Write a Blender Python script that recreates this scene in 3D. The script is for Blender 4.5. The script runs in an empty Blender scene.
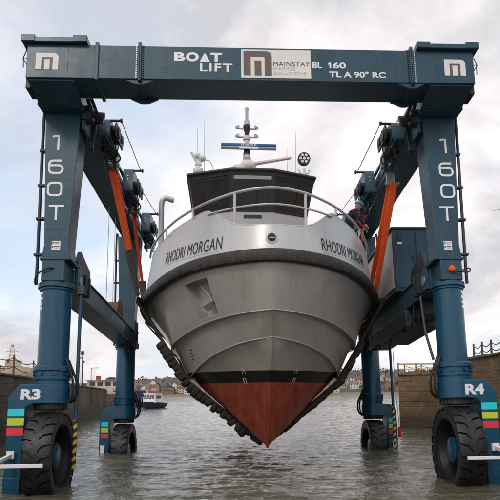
import bpy, bmesh, math, random
from mathutils import Vector, Matrix, noise as mnoise
random.seed(7)
R = math.radians
SC = bpy.context.scene
COL = SC.collection
PI = math.pi

# ------------------------------------------------------------------ materials
def mat(name, base, rough=.5, metal=0., var=.12, scale=3., bump=0., bscale=30., streak=0., spec=.5, dirt=(.05, .04, .03), coat=0.):
    m = bpy.data.materials.new(name); m.use_nodes = True
    nt = m.node_tree; N = nt.nodes; L = nt.links
    b = N['Principled BSDF']
    b.inputs['Roughness'].default_value = rough; b.inputs['Metallic'].default_value = metal
    b.inputs['Specular IOR Level'].default_value = spec
    if coat: b.inputs['Coat Weight'].default_value = coat; b.inputs['Coat Roughness'].default_value = .12
    tc = N.new('ShaderNodeTexCoord')
    nz = N.new('ShaderNodeTexNoise'); nz.inputs['Scale'].default_value = scale; nz.inputs['Detail'].default_value = 8; nz.inputs['Roughness'].default_value = .65
    L.new(tc.outputs['Object'], nz.inputs['Vector'])
    cr = N.new('ShaderNodeValToRGB')
    cr.color_ramp.elements[0].position = .3; cr.color_ramp.elements[1].position = .7
    cr.color_ramp.elements[0].color = (*[c*(1-var) for c in base], 1); cr.color_ramp.elements[1].color = (*[min(1, c*(1+var)) for c in base], 1)
    L.new(nz.outputs['Fac'], cr.inputs['Fac'])
    out = cr.outputs['Color']
    if streak:
        mp = N.new('ShaderNodeMapping'); mp.inputs['Scale'].default_value = (7, 7, .6); L.new(tc.outputs['Object'], mp.inputs['Vector'])
        n2 = N.new('ShaderNodeTexNoise'); n2.inputs['Scale'].default_value = 1.3; n2.inputs['Detail'].default_value = 6; L.new(mp.outputs['Vector'], n2.inputs['Vector'])
        mr = N.new('ShaderNodeMapRange'); mr.inputs['From Min'].default_value = .5; mr.inputs['From Max'].default_value = .75; mr.inputs['To Max'].default_value = streak
        L.new(n2.outputs['Fac'], mr.inputs['Value'])
        mx = N.new('ShaderNodeMix'); mx.data_type = 'RGBA'; mx.inputs['B'].default_value = (*dirt, 1)
        L.new(mr.outputs['Result'], mx.inputs['Factor']); L.new(out, mx.inputs['A']); out = mx.outputs['Result']
    L.new(out, b.inputs['Base Color'])
    rr = N.new('ShaderNodeMapRange'); rr.inputs['To Min'].default_value = max(.03, rough-.1); rr.inputs['To Max'].default_value = min(1, rough+.12)
    n3 = N.new('ShaderNodeTexNoise'); n3.inputs['Scale'].default_value = scale*2.7; n3.inputs['Detail'].default_value = 5; L.new(tc.outputs['Object'], n3.inputs['Vector'])
    L.new(n3.outputs['Fac'], rr.inputs['Value']); L.new(rr.outputs['Result'], b.inputs['Roughness'])
    if bump:
        n4 = N.new('ShaderNodeTexNoise'); n4.inputs['Scale'].default_value = bscale; n4.inputs['Detail'].default_value = 6; L.new(tc.outputs['Object'], n4.inputs['Vector'])
        bp = N.new('ShaderNodeBump'); bp.inputs['Strength'].default_value = bump; bp.inputs['Distance'].default_value = .03
        L.new(n4.outputs['Fac'], bp.inputs['Height']); L.new(bp.outputs['Normal'], b.inputs['Normal'])
    m.diffuse_color = (*base, 1)
    return m

M = {}
M['slate'] = mat('lift_slate_blue', (.019, .062, .091), .38, var=.12, scale=1.5, streak=.25, coat=.08, spec=.35, bump=.1, bscale=1.6, dirt=(.11, .105, .095))  # greyer blue on the lift's beams, upper legs and machinery house
M['blue'] = mat('lift_marine_blue', (.003, .066, .122), .3, var=.14, scale=2., streak=.25, coat=.15, spec=.42, bump=.06, bscale=2., dirt=(.06, .075, .08))  # more saturated blue on the lift's columns, forks and hubs
M['dark'] = mat('dark_steel', (.018, .024, .03), .5, var=.3, scale=5, bump=.1)
M['black'] = mat('black_rubber_hose', (.012, .012, .013), .55, var=.2)
M['tyre'] = mat('tyre_rubber', (.009, .0085, .0085), .46, var=.4, scale=6, bump=.3, bscale=25, streak=.3, dirt=(.035, .027, .02))
M['rim'] = mat('dark_rim_steel', (.010, .011, .013), .5, var=.3)
M['galv'] = mat('galvanised_steel', (.42, .43, .44), .4, .7, var=.15, scale=6)
M['white'] = mat('white_paint', (.78, .78, .77), .45, var=.05)
M['cream'] = mat('cream_vinyl', (.74, .70, .65), .5, var=.03)
M['brown'] = mat('brown_vinyl', (.115, .085, .068), .5, var=.05)
M['palebrown'] = mat('pale_grey_vinyl', (.50, .47, .44), .5, var=.03)
M['cyan'] = mat('cyan_vinyl', (.02, .62, .68), .45, var=.04)
M['lime'] = mat('lime_vinyl', (.55, .62, .02), .45, var=.04)
M['redv'] = mat('red_vinyl', (.75, .035, .045), .45, var=.04)
M['orange'] = mat('orange_webbing', (.95, .115, .012), .75, var=.14, scale=7, bump=.3, bscale=60, streak=.22, dirt=(.3, .06, .02))
M['redweb'] = mat('red_webbing', (.62, .055, .025), .75, var=.15, scale=7, bump=.3, bscale=60, streak=.3)
M['muddy'] = mat('muddy_webbing', (.085, .055, .04), .85, var=.35, scale=9, bump=.5, bscale=40)
M['pad'] = mat('sling_pad_rubber', (.024, .018, .014), .8, var=.55, scale=5, bump=.6, bscale=18)
M['alu'] = mat('bulwark_grey_paint', (.55, .535, .52), .36, .3, var=.05, scale=1.2, streak=.16, dirt=(.25, .2, .16), coat=.15)
M['fender'] = mat('fender_rubber', (.028, .025, .024), .6, var=.5, scale=3.5, bump=.5, bscale=14, streak=.5, dirt=(.10, .07, .055))
M['roofgrey'] = mat('wheelhouse_dark_grey', (.045, .047, .045), .5, var=.15)
M['grey'] = mat('light_grey_paint', (.45, .44, .43), .5, var=.06)
M['pink'] = mat('radome_plastic', (.72, .58, .56), .45, var=.05)
M['radarblue'] = mat('radar_blue', (.012, .10, .26), .4, var=.08)
M['ink'] = mat('black_lettering', (.02, .02, .022), .5, var=.05)
M['yellow'] = mat('hazard_yellow', (.62, .40, .03), .55, var=.15)
M['skin'] = mat('skin', (.48, .27, .20), .55, var=.08)
M['helmet'] = mat('helmet_blue', (.03, .22, .42), .35, var=.05)
M['jacket'] = mat('dark_jacket', (.022, .02, .026), .85, var=.2, bump=.3)
M['redcloth'] = mat('red_cloth', (.42, .03, .05), .85, var=.15)
M['rust'] = mat('rust_steel', (.14, .07, .045), .75, var=.4, scale=8, bump=.3)
M['navy'] = mat('navy_hull', (.015, .02, .05), .4, var=.15)
M['shipcream'] = mat('ship_cream_paint', (.60, .52, .40), .55, var=.14, scale=1.5, streak=.35, dirt=(.25, .13, .07))
M['redpaint'] = mat('red_oxide_paint', (.30, .04, .025), .6, var=.2)
M['winglass'] = mat('dark_window_glass', (.03, .036, .036), .12, var=.3, scale=1.2, spec=.6)
M['gull'] = mat('gull_feather', (.62, .62, .63), .8, var=.06)
M['gullwing'] = mat('gull_grey_feather', (.22, .22, .23), .8, var=.1)

def hull_paint():
    m = mat('hull_paint_grey_black_red', (.47, .44, .40), .33, .5, var=.06, scale=1.4, streak=.22, dirt=(.22, .18, .145), coat=.5, bump=.10, bscale=1.3)
    nt = m.node_tree; N = nt.nodes; L = nt.links; b = N['Principled BSDF']
    src = b.inputs['Base Color'].links[0].from_socket
    tc = N.new('ShaderNodeTexCoord'); sp = N.new('ShaderNodeSeparateXYZ'); L.new(tc.outputs['Object'], sp.inputs[0])
    def step(z):
        g = N.new('ShaderNodeMath'); g.operation = 'LESS_THAN'; g.inputs[1].default_value = z; L.new(sp.outputs['Z'], g.inputs[0]); return g
    nz = N.new('ShaderNodeTexNoise'); nz.inputs['Scale'].default_value = 2.5; nz.inputs['Detail'].default_value = 8
    mp = N.new('ShaderNodeMapping'); mp.inputs['Scale'].default_value = (2.5, 1, .5); L.new(tc.outputs['Object'], mp.inputs['Vector']); L.new(mp.outputs['Vector'], nz.inputs['Vector'])
    rd = N.new('ShaderNodeValToRGB'); rd.color_ramp.elements[0].position = .32; rd.color_ramp.elements[1].position = .72
    rd.color_ramp.elements[0].color = (.33, .055, .032, 1); rd.color_ramp.elements[1].color = (.60, .12, .07, 1); L.new(nz.outputs['Fac'], rd.inputs['Fac'])
    m1 = N.new('ShaderNodeMix'); m1.data_type = 'RGBA'; m1.inputs['B'].default_value = (.012, .013, .013, 1)
    L.new(step(-2.60).outputs[0], m1.inputs['Factor']); L.new(src, m1.inputs['A'])
    m2 = N.new('ShaderNodeMix'); m2.data_type = 'RGBA'
    L.new(step(-2.89).outputs[0], m2.inputs['Factor']); L.new(m1.outputs['Result'], m2.inputs['A']); L.new(rd.outputs['Color'], m2.inputs['B'])
    L.new(m2.outputs['Result'], b.inputs['Base Color'])
    return m
M['hull'] = hull_paint()

def hazard():
    m = mat('hazard_stripes', (.6, .4, .03), .55)
    nt = m.node_tree; N = nt.nodes; L = nt.links; b = N['Principled BSDF']
    tc = N.new('ShaderNodeTexCoord'); mp = N.new('ShaderNodeMapping'); mp.inputs['Rotation'].default_value = (0, R(35), 0); L.new(tc.outputs['Object'], mp.inputs['Vector'])
    w = N.new('ShaderNodeTexWave'); w.bands_direction = 'Z'; w.inputs['Scale'].default_value = 2.1; L.new(mp.outputs['Vector'], w.inputs['Vector'])
    cr = N.new('ShaderNodeValToRGB'); cr.color_ramp.interpolation = 'CONSTANT'; cr.color_ramp.elements[1].position = .5
    cr.color_ramp.elements[0].color = (.02, .02, .02, 1); cr.color_ramp.elements[1].color = (.62, .42, .05, 1); L.new(w.outputs['Fac'], cr.inputs['Fac']); L.new(cr.outputs['Color'], b.inputs['Base Color'])
    return m
M['hazard'] = hazard()

def stone_mat(name, c1, c2, weed_z):
    m = bpy.data.materials.new(name); m.use_nodes = True
    nt = m.node_tree; N = nt.nodes; L = nt.links; b = N['Principled BSDF']; b.inputs['Roughness'].default_value = .9
    geo = N.new('ShaderNodeTexCoord'); uv = N.new('ShaderNodeUVMap')
    br = N.new('ShaderNodeTexBrick'); br.inputs['Scale'].default_value = 1.; br.inputs['Brick Width'].default_value = .62; br.inputs['Row Height'].default_value = .27; br.inputs['Bias'].default_value = -.2
    br.inputs['Mortar Size'].default_value = .022; br.inputs['Mortar Smooth'].default_value = 1.; br.squash = 1.5; br.squash_frequency = 3
    br.inputs['Color1'].default_value = (*c1, 1); br.inputs['Color2'].default_value = (*c2, 1); br.inputs['Mortar'].default_value = (*[c*.88 for c in c1], 1)
    nzd = N.new('ShaderNodeTexNoise'); nzd.inputs['Scale'].default_value = 5.; nzd.inputs['Detail'].default_value = 4
    L.new(uv.outputs['UV'], nzd.inputs['Vector'])
    ma = N.new('ShaderNodeMix'); ma.data_type = 'RGBA'; ma.inputs['Factor'].default_value = .05; L.new(uv.outputs['UV'], ma.inputs['A']); L.new(nzd.outputs['Color'], ma.inputs['B'])
    L.new(ma.outputs['Result'], br.inputs['Vector'])
    nz = N.new('ShaderNodeTexNoise'); nz.inputs['Scale'].default_value = 1.1; nz.inputs['Detail'].default_value = 12; nz.inputs['Roughness'].default_value = .78; L.new(geo.outputs['Object'], nz.inputs['Vector'])
    mr = N.new('ShaderNodeMapRange'); mr.inputs['From Min'].default_value = .25; mr.inputs['From Max'].default_value = .75; mr.inputs['To Min'].default_value = .25; mr.inputs['To Max'].default_value = 1.7; L.new(nz.outputs['Fac'], mr.inputs['Value'])
    mx = N.new('ShaderNodeMix'); mx.data_type = 'RGBA'; mx.blend_type = 'MULTIPLY'; mx.inputs['Factor'].default_value = 1.; nb = N.new('ShaderNodeTexNoise'); nb.inputs['Scale'].default_value = .33; nb.inputs['Detail'].default_value = 5; L.new(geo.outputs['Object'], nb.inputs['Vector']); mb_ = N.new('ShaderNodeMapRange'); mb_.inputs['From Min'].default_value = .3; mb_.inputs['From Max'].default_value = .7; mb_.inputs['To Min'].default_value = .5; mb_.inputs['To Max'].default_value = 1.35; L.new(nb.outputs['Fac'], mb_.inputs['Value']); mmu = N.new('ShaderNodeMath'); mmu.operation = 'MULTIPLY'; L.new(mb_.outputs[0], mmu.inputs[0]); L.new(mr.outputs[0], mmu.inputs[1]); mq = N.new('ShaderNodeMix'); mq.data_type = 'RGBA'; mq.inputs['Factor'].default_value = .7; mq.inputs['B'].default_value = (*[(a_+b_)/2 for a_, b_ in zip(c1, c2)], 1); L.new(br.outputs['Color'], mq.inputs['A']); L.new(mq.outputs['Result'], mx.inputs['A']); L.new(mmu.outputs[0], mx.inputs['B'])
    # tide line: weed and wet stone below a height
    sp = N.new('ShaderNodeSeparateXYZ'); L.new(geo.outputs['Object'], sp.inputs[0])
    ad = N.new('ShaderNodeMath'); ad.operation = 'MULTIPLY_ADD'; L.new(nz.outputs['Fac'], ad.inputs[0]); ad.inputs[1].default_value = -1.4; ad.inputs[2].default_value = .7
    a2 = N.new('ShaderNodeMath'); L.new(sp.outputs['Z'], a2.inputs[0]); L.new(ad.outputs[0], a2.inputs[1])
    wr = N.new('ShaderNodeMapRange'); wr.inputs['From Min'].default_value = weed_z-.1; wr.inputs['From Max'].default_value = weed_z+.5; wr.inputs['To Min'].default_value = .8; wr.inputs['To Max'].default_value = 0; L.new(a2.outputs[0], wr.inputs['Value'])
    m2 = N.new('ShaderNodeMix'); m2.data_type = 'RGBA'; L.new(wr.outputs['Result'], m2.inputs['Factor']); L.new(mx.outputs['Result'], m2.inputs['A']); m2.inputs['B'].default_value = (.045, .038, .022, 1)
    L.new(m2.outputs['Result'], b.inputs['Base Color'])
    bp = N.new('ShaderNodeBump'); bp.inputs['Strength'].default_value = 1.; bp.inputs['Distance'].default_value = .2
    sm = N.new('ShaderNodeMath'); L.new(br.outputs['Fac'], sm.inputs[0]); sm.operation = 'MULTIPLY_ADD'; sm.inputs[1].default_value = -.16; L.new(nz.outputs['Fac'], sm.inputs[2])
    L.new(sm.outputs[0], bp.inputs['Height']); L.new(bp.outputs['Normal'], b.inputs['Normal'])
    return m

# ------------------------------------------------------------------ mesh builder
class MB:
    def __init__(s): s.v = []; s.f = []
    def add(s, vs, fs):
        o = len(s.v); s.v += [tuple(p) for p in vs]; s.f += [tuple(i+o for i in f) for f in fs]; return s
    def box(s, x0, x1, y0, y1, z0, z1):
        x0, x1 = min(x0, x1), max(x0, x1)
        return s.add([(x0,y0,z0),(x1,y0,z0),(x1,y1,z0),(x0,y1,z0),(x0,y0,z1),(x1,y0,z1),(x1,y1,z1),(x0,y1,z1)],
                     [(3,2,1,0),(4,5,6,7),(0,1,5,4),(1,2,6,5),(2,3,7,6),(3,0,4,7)])
    def hexa(s, b, t):       # two quads (bottom, top), same winding
        return s.add(list(b)+list(t), [(3,2,1,0),(4,5,6,7),(0,1,5,4),(1,2,6,5),(2,3,7,6),(3,0,4,7)])
    def prism(s, poly, axis, a, b):
        n = len(poly)
        def P(u, w, t): return (u, t, w) if axis == 'y' else ((t, u, w) if axis == 'x' else (u, w, t))
        vs = [P(u, w, a) for u, w in poly]+[P(u, w, b) for u, w in poly]
        return s.add(vs, [tuple(range(n))[::-1], tuple(range(n, 2*n))]+[(i, (i+1) % n, n+(i+1) % n, n+i) for i in range(n)])
    def cyl(s, p0, p1, r0, r1=None, n=24, caps=True):
        r1 = r0 if r1 is None else r1
        p0 = Vector(p0); p1 = Vector(p1); d = (p1-p0).normalized()
        a = d.orthogonal().normalized(); b = d.cross(a)
        vs = []
        for p, r in ((p0, r0), (p1, r1)):
            vs += [p+a*(r*math.cos(2*PI*i/n))+b*(r*math.sin(2*PI*i/n)) for i in range(n)]
        fs = [(i, (i+1) % n, n+(i+1) % n, n+i) for i in range(n)]
        if caps: fs += [tuple(range(n))[::-1], tuple(range(n, 2*n))]
        return s.add(vs, fs)
    def tube(s, pts, r, n=10, caps=True):
        pts = [Vector(p) for p in pts]
        if 4 <= len(pts) <= 8 and not isinstance(r, (list, tuple)):
            o_ = []
            for i in range(len(pts)-1):
                a, b, c, d = pts[max(i-1, 0)], pts[i], pts[i+1], pts[min(i+2, len(pts)-1)]
                for j in range(5):
                    t = j/5; o_.append(.5*((2*b)+(c-a)*t+(2*a-5*b+4*c-d)*t*t+(3*b-a-3*c+d)*t**3))
            pts = o_+[pts[-1]]
        vs = []; k = len(pts); up = None
        for i, p in enumerate(pts):
            d = (pts[min(i+1, k-1)]-pts[max(i-1, 0)]).normalized()
            if up is None: up = d.orthogonal().normalized()
            a = (up-d*up.dot(d)).normalized(); up = a; b = d.cross(a)
            rr = r[i] if isinstance(r, (list, tuple)) else r
            vs += [p+a*(rr*math.cos(2*PI*j/n))+b*(rr*math.sin(2*PI*j/n)) for j in range(n)]
        fs = [(i*n+j, i*n+(j+1) % n, (i+1)*n+(j+1) % n, (i+1)*n+j) for i in range(k-1) for j in range(n)]
        if caps: fs += [tuple(range(n))[::-1], tuple(range((k-1)*n, k*n))]
        return s.add(vs, fs)
    def lathe(s, prof, c, axis='z', n=48):   # prof: (radius, height along axis)
        vs = []
        for r, h in prof:
            for j in range(n):
                u, w = r*math.cos(2*PI*j/n), r*math.sin(2*PI*j/n)
                vs.append((c[0]+u, c[1]+w, c[2]+h) if axis == 'z' else ((c[0]+h, c[1]+u, c[2]+w) if axis == 'x' else (c[0]+u, c[1]+h, c[2]+w)))
        k = len(prof)
        return s.add(vs, [(i*n+j, i*n+(j+1) % n, (i+1)*n+(j+1) % n, (i+1)*n+j) for i in range(k-1) for j in range(n)])
    def loft(s, rows, closed=False):
        n = len(rows[0]); k = len(rows); vs = [p for r in rows for p in r]
        m = n if closed else n-1
        return s.add(vs, [(i*n+j, i*n+(j+1) % n, (i+1)*n+(j+1) % n, (i+1)*n+j) for i in range(k-1) for j in range(m)])
    def sphere(s, c, r, n=16, sx=1, sy=1, sz=1):
        rows = []
        for i in range(n//2+1):
            t = PI*i/(n//2)
            rows.append([(c[0]+sx*r*math.sin(t)*math.cos(2*PI*j/n), c[1]+sy*r*math.sin(t)*math.sin(2*PI*j/n), c[2]+sz*r*math.cos(t)) for j in range(n)])
        return s.loft(rows, True)
    def build(s, name, m, parent=None, bevel=0., smooth=35, loc=None):
        me = bpy.data.meshes.new(name); me.from_pydata(s.v, [], s.f)
        bm = bmesh.new(); bm.from_mesh(me); bmesh.ops.remove_doubles(bm, verts=bm.verts, dist=1e-5)
        bmesh.ops.recalc_face_normals(bm, faces=bm.faces); bm.to_mesh(me); bm.free()
        if smooth:
            for p in me.polygons: p.use_smooth = True
            me.set_sharp_from_angle(angle=R(smooth))
        me.materials.append(M[m] if isinstance(m, str) else m)
        o = bpy.data.objects.new(name, me); COL.objects.link(o)
        if parent: o.parent = parent
        if loc: o.location = loc
        if bevel:
            md = o.modifiers.new('bevel', 'BEVEL'); md.width = bevel; md.segments = 2; md.limit_method = 'ANGLE'; md.angle_limit = R(40); md.harden_normals = False
        return o
def tag(o, label=None, cat=None, group=None, kind=None):
    if label: o['label'] = label
    if cat: o['category'] = cat
    if group: o['group'] = group
    if kind: o['kind'] = kind
    return o
def empty(name, label, cat, loc=(0,0,0), rot=(0,0,0), group=None):
    o = bpy.data.objects.new(name, None); COL.objects.link(o); o.location = loc; o.rotation_euler = rot; o.empty_display_size = .3
    return tag(o, label, cat, group)
def copy_tree(o, parent=None):
    c = o.copy(); COL.objects.link(c)
    if parent: c.parent = parent
    for ch in list(o.children): copy_tree(ch, c)
    return c

# lettering: flat glyphs of Blender's own font as a mesh in a box (u0..u1, w0..w1); place maps (u,w,t) to 3D
def glyphs(txt, bold=0., spacing=1.):
    cu = bpy.data.curves.new('t', 'FONT'); cu.body = txt; cu.offset = bold; cu.space_character = spacing; cu.resolution_u = 4; cu.extrude = .004
    ob = bpy.data.objects.new('t', cu); COL.objects.link(ob)
    bpy.context.view_layer.update()
    me = bpy.data.meshes.new_from_object(ob.evaluated_get(bpy.context.evaluated_depsgraph_get()))
    vs = [v.co.copy() for v in me.vertices]; fs = [tuple(p.vertices) for p in me.polygons]
    bpy.data.objects.remove(ob); bpy.data.curves.remove(cu); bpy.data.meshes.remove(me)
    x0 = min(v.x for v in vs); x1 = max(v.x for v in vs); y0 = min(v.y for v in vs); y1 = max(v.y for v in vs)
    return [((v.x-x0)/(x1-x0), (v.y-y0)/(y1-y0), 1 if v.z > 0 else 0) for v in vs], fs
def letter(mb, txt, x0, x1, z0, z1, y, bold=0., spacing=1., th=.004):
    vs, fs = glyphs(txt, bold, spacing)
    return mb.add([(x0+(x1-x0)*u, y-th*t, z0+(z1-z0)*w) for u, w, t in vs], fs)
def ribbon(mb, pts, w, y, th=.004):     # stroke of constant width in the XZ plane
    pts = [Vector((p[0], p[1])) for p in pts]; n = len(pts); closed = (pts[0]-pts[-1]).length < 1e-6
    Lq = []; Rq = []
    for i, p in enumerate(pts):
        if closed: a = pts[i-1] if i else pts[-2]; b = pts[i+1] if i < n-1 else pts[1]
        else: a = pts[max(i-1, 0)]; b = pts[min(i+1, n-1)]
        d1 = (p-a).normalized() if (p-a).length > 1e-9 else (b-p).normalized(); d2 = (b-p).normalized() if (b-p).length > 1e-9 else d1
        t = (d1+d2).normalized(); nn = Vector((-t.y, t.x)); k = min(1.5, 1/max(.3, nn.dot(Vector((-d1.y, d1.x)))))
        Lq.append(p+nn*w/2*k); Rq.append(p-nn*w/2*k)
    rows = [[(q.x, y, q.y), (q.x, y-th, q.y), (r.x, y-th, r.y), (r.x, y, r.y)] for q, r in zip(Lq, Rq)]
    return mb.loft(rows, True)
def arc_corner(cx, cz, r, a0, a1, n=4): return [(cx+r*math.cos(R(a0+(a1-a0)*i/n)), cz+r*math.sin(R(a0+(a1-a0)*i/n))) for i in range(n+1)]

# ------------------------------------------------------------------ camera, light, sky
WATER = 1.04
cam = bpy.data.cameras.new('camera'); co = bpy.data.objects.new('camera', cam); COL.objects.link(co); SC.camera = co
cam.sensor_width = 36; cam.sensor_fit = 'HORIZONTAL'; cam.lens = 589.52/500*36; cam.clip_start = .1; cam.clip_end = 6000
cam.shift_x = -(267.94-250)/500; cam.shift_y = (330.93-250)/500
rt = Vector((.99871324, -.04923881, -.01214128)); up = Vector((.00696458, -.10397397, .99455563)); fw = Vector((.05023311, .99336043, .10349725))
mw = Matrix((rt, up, -fw)).transposed().to_4x4(); mw.translation = (-.41976, -13.68729, 3.16756); co.matrix_world = mw

SUN_EL, SUN_AZ = 42, 207          # azimuth clockwise from +Y
w = bpy.data.worlds.new('World'); SC.world = w; w.use_nodes = True
N = w.node_tree.nodes; L = w.node_tree.links; bg = N['Background']; bg.inputs['Strength'].default_value = .1
sky = N.new('ShaderNodeTexSky'); sky.sky_type = 'NISHITA'; sky.sun_disc = False; sky.sun_elevation = R(SUN_EL); sky.sun_rotation = R(SUN_AZ); sky.air_density = 1.2; sky.dust_density = 2.
tc = N.new('ShaderNodeTexCoord'); sp = N.new('ShaderNodeSeparateXYZ'); L.new(tc.outputs['Generated'], sp.inputs[0])
zz = N.new('ShaderNodeMath'); zz.operation = 'ADD'; zz.inputs[1].default_value = .35; L.new(sp.outputs['Z'], zz.inputs[0])
zm = N.new('ShaderNodeMath'); zm.operation = 'MAXIMUM'; zm.inputs[1].default_value = .2; L.new(zz.outputs[0], zm.inputs[0])
dx = N.new('ShaderNodeMath'); dx.operation = 'DIVIDE'; L.new(sp.outputs['X'], dx.inputs[0]); L.new(zm.outputs[0], dx.inputs[1])
dy = N.new('ShaderNodeMath'); dy.operation = 'DIVIDE'; L.new(sp.outputs['Y'], dy.inputs[0]); L.new(zm.outputs[0], dy.inputs[1])
cb = N.new('ShaderNodeCombineXYZ'); L.new(dx.outputs[0], cb.inputs[0]); L.new(dy.outputs[0], cb.inputs[1])
def noi(scale, det, off, rough=.55, dist=0.):
    mp = N.new('ShaderNodeMapping'); mp.inputs['Location'].default_value = off; L.new(cb.outputs[0], mp.inputs['Vector'])
    n = N.new('ShaderNodeTexNoise'); n.inputs['Scale'].default_value = scale; n.inputs['Detail'].default_value = det; n.inputs['Roughness'].default_value = rough; n.inputs['Distortion'].default_value = dist
    L.new(mp.outputs[0], n.inputs['Vector']); return n
n1 = noi(1.9, 10, (3.1, 1.2, 0), .58, .5); n2 = noi(1.1, 6, (7.3, 4.4, 0), .5)
cr = N.new('ShaderNodeValToRGB'); e = cr.color_ramp.elements
e[0].position = .38; e[0].color = (5.9, 5.75, 6.1, 1); e[1].position = .60; e[1].color = (10.2, 9.75, 9.8, 1)
L.new(n1.outputs['Fac'], cr.inputs['Fac'])
bl = N.new('ShaderNodeMapRange'); bl.inputs['From Min'].default_value = .47; bl.inputs['From Max'].default_value = .63; bl.inputs['To Max'].default_value = .9; L.new(n2.outputs['Fac'], bl.inputs['Value'])
sb = N.new('ShaderNodeMix'); sb.data_type = 'RGBA'; sb.inputs['Factor'].default_value = .55; L.new(sky.outputs['Color'], sb.inputs['A']); sb.inputs['B'].default_value = (8.2, 9.8, 12.0, 1)
mx = N.new('ShaderNodeMix'); mx.data_type = 'RGBA'; L.new(bl.outputs['Result'], mx.inputs['Factor']); L.new(cr.outputs['Color'], mx.inputs['A']); L.new(sb.outputs['Result'], mx.inputs['B'])
L.new(mx.outputs['Result'], bg.inputs['Color'])
sl = bpy.data.lights.new('sun', 'SUN'); sl.energy = .95; sl.angle = R(14); sl.color = (1, .95, .88)
so = bpy.data.objects.new('sun', sl); COL.objects.link(so)
sd = Vector((math.sin(R(SUN_AZ))*math.cos(R(SUN_EL)), math.cos(R(SUN_AZ))*math.cos(R(SUN_EL)), math.sin(R(SUN_EL))))
so.rotation_euler = sd.to_track_quat('Z', 'Y').to_euler()
vs = SC.view_settings; vs.view_transform = 'Standard'; vs.look = 'None'; vs.exposure = .18; vs.gamma = 1; vs.use_curve_mapping = False

# ------------------------------------------------------------------ setting: slipway, sea bed, water
GT = R(-4.763)                     # the lift stands on a slope falling away from the camera
def uvplanar(o, f):
    me = o.data; uv = me.uv_layers.new(name='UVMap')
    for p in me.polygons:
        for li in p.loop_indices: uv.data[li].uv = f(me.vertices[me.loops[li].vertex_index].co, p.normal)
M['concrete'] = mat('wet_concrete', (.14, .125, .105), .6, var=.3, scale=1.2, bump=.4, bscale=12)
M['bed'] = mat('sea_bed_mud', (.08, .065, .045), .9, var=.3, scale=.5)
s_ = math.tan(-GT)
def zslip(y): return .745-s_*y
mb = MB(); ys = (-40, -20, -3, 12, 30)
mb.loft([[(-13, y, zslip(y)), (12, y, zslip(y))] for y in ys]); tag(mb.build('slipway', 'concrete', smooth=0), kind='structure')
mb = MB(); mb.add([(-2500, -300, -2.2), (2500, -300, -2.2), (2500, 2600, -2.2), (-2500, 2600, -2.2)], [(0, 1, 2, 3)]); tag(mb.build('sea_bed', 'bed', smooth=0), kind='structure')

def water_mat():
    m = bpy.data.materials.new('estuary_water'); m.use_nodes = True
    nt = m.node_tree; N = nt.nodes; L = nt.links; b = N['Principled BSDF']
    b.inputs['Base Color'].default_value = (.108, .10, .068, 1); b.inputs['Roughness'].default_value = .07; b.inputs['IOR'].default_value = 1.33
    tc = N.new('ShaderNodeTexCoord')
    def nz(sx, sy, sc, det, rough=.5):
        mp = N.new('ShaderNodeMapping'); mp.inputs['Scale'].default_value = (sx, sy, 1); mp.inputs['Rotation'].default_value = (0, 0, R(9)); L.new(tc.outputs['Object'], mp.inputs['Vector'])
        n = N.new('ShaderNodeTexNoise'); n.inputs['Scale'].default_value = sc; n.inputs['Detail'].default_value = det; n.inputs['Roughness'].default_value = rough; n.inputs['Distortion'].default_value = .4; L.new(mp.outputs[0], n.inputs['Vector']); return n
    a = nz(.8, 1.3, 1.6, 3); c = nz(.85, 1.15, 7., 4, .6)
    b1 = N.new('ShaderNodeBump'); b1.inputs['Strength'].default_value = 1.; b1.inputs['Distance'].default_value = .10; L.new(a.outputs['Fac'], b1.inputs['Height'])
    b2 = N.new('ShaderNodeBump'); b2.inputs['Strength'].default_value = 1.; b2.inputs['Distance'].default_value = .028; L.new(c.outputs['Fac'], b2.inputs['Height']); L.new(b1.outputs['Normal'], b2.inputs['Normal'])
    L.new(b2.outputs['Normal'], b.inputs['Normal'])
    return m
M['water'] = water_mat()
# choppy water: one sheet, fine waves near the lift running out into a flat far sheet
import numpy as np
rw = np.random.RandomState(4)
tt = np.linspace(-1, 1, 520); gx = -1+72*np.sinh(tt*3.2)/math.sinh(3.2); gy = [-8.0]
while gy[-1] < 190: gy.append(gy[-1]+.045+.0045*max(0, gy[-1]+8))
gy = np.array(gy); GX, GY = np.meshgrid(gx, gy); GZ = np.zeros_like(GX)
for k in range(70):
    lam = .17*(8.0**rw.rand()); th = R(80+rw.normal()*36); kk = 2*PI/lam; amp = lam/(2*PI)*.020*(.8 if lam > .6 else 1.1)
    ph = kk*(GX*math.cos(th)+GY*math.sin(th))+rw.rand()*6.28; GZ += amp*(np.sin(ph)+.25*np.sin(2*ph+.6))
patch = .55+.45*np.sin(GX*.31+1.2*np.sin(GY*.23)+.7)*np.sin(GY*.37+.8*np.sin(GX*.21)) 
fade = np.clip((190-GY)/60, 0, 1)*np.clip((GX+73)/8, 0, 1)*np.clip((71-GX)/8, 0, 1)
GZ = WATER+GZ*(.6+.5*patch)*fade
nx_, ny_ = len(gx), len(gy); mb = MB()
mb.v = [tuple(p) for p in np.stack([GX, GY, GZ], -1).reshape(-1, 3).tolist()]
mb.f = [(i*nx_+j, i*nx_+j+1, (i+1)*nx_+j+1, (i+1)*nx_+j) for i in range(ny_-1) for j in range(nx_-1)]
ye = float(gy[-1]); xa_, xb_ = float(gx[0]), float(gx[-1])
for x0, x1, y0, y1 in ((-2500, xa_, -8, ye), (xb_, 2500, -8, ye), (-2500, 2500, ye, 2600)): mb.add([(x0, y0, WATER), (x1, y0, WATER), (x1, y1, WATER), (x0, y1, WATER)], [(0, 1, 2, 3)])
tag(mb.build('water', 'water', smooth=180), kind='structure')

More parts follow.
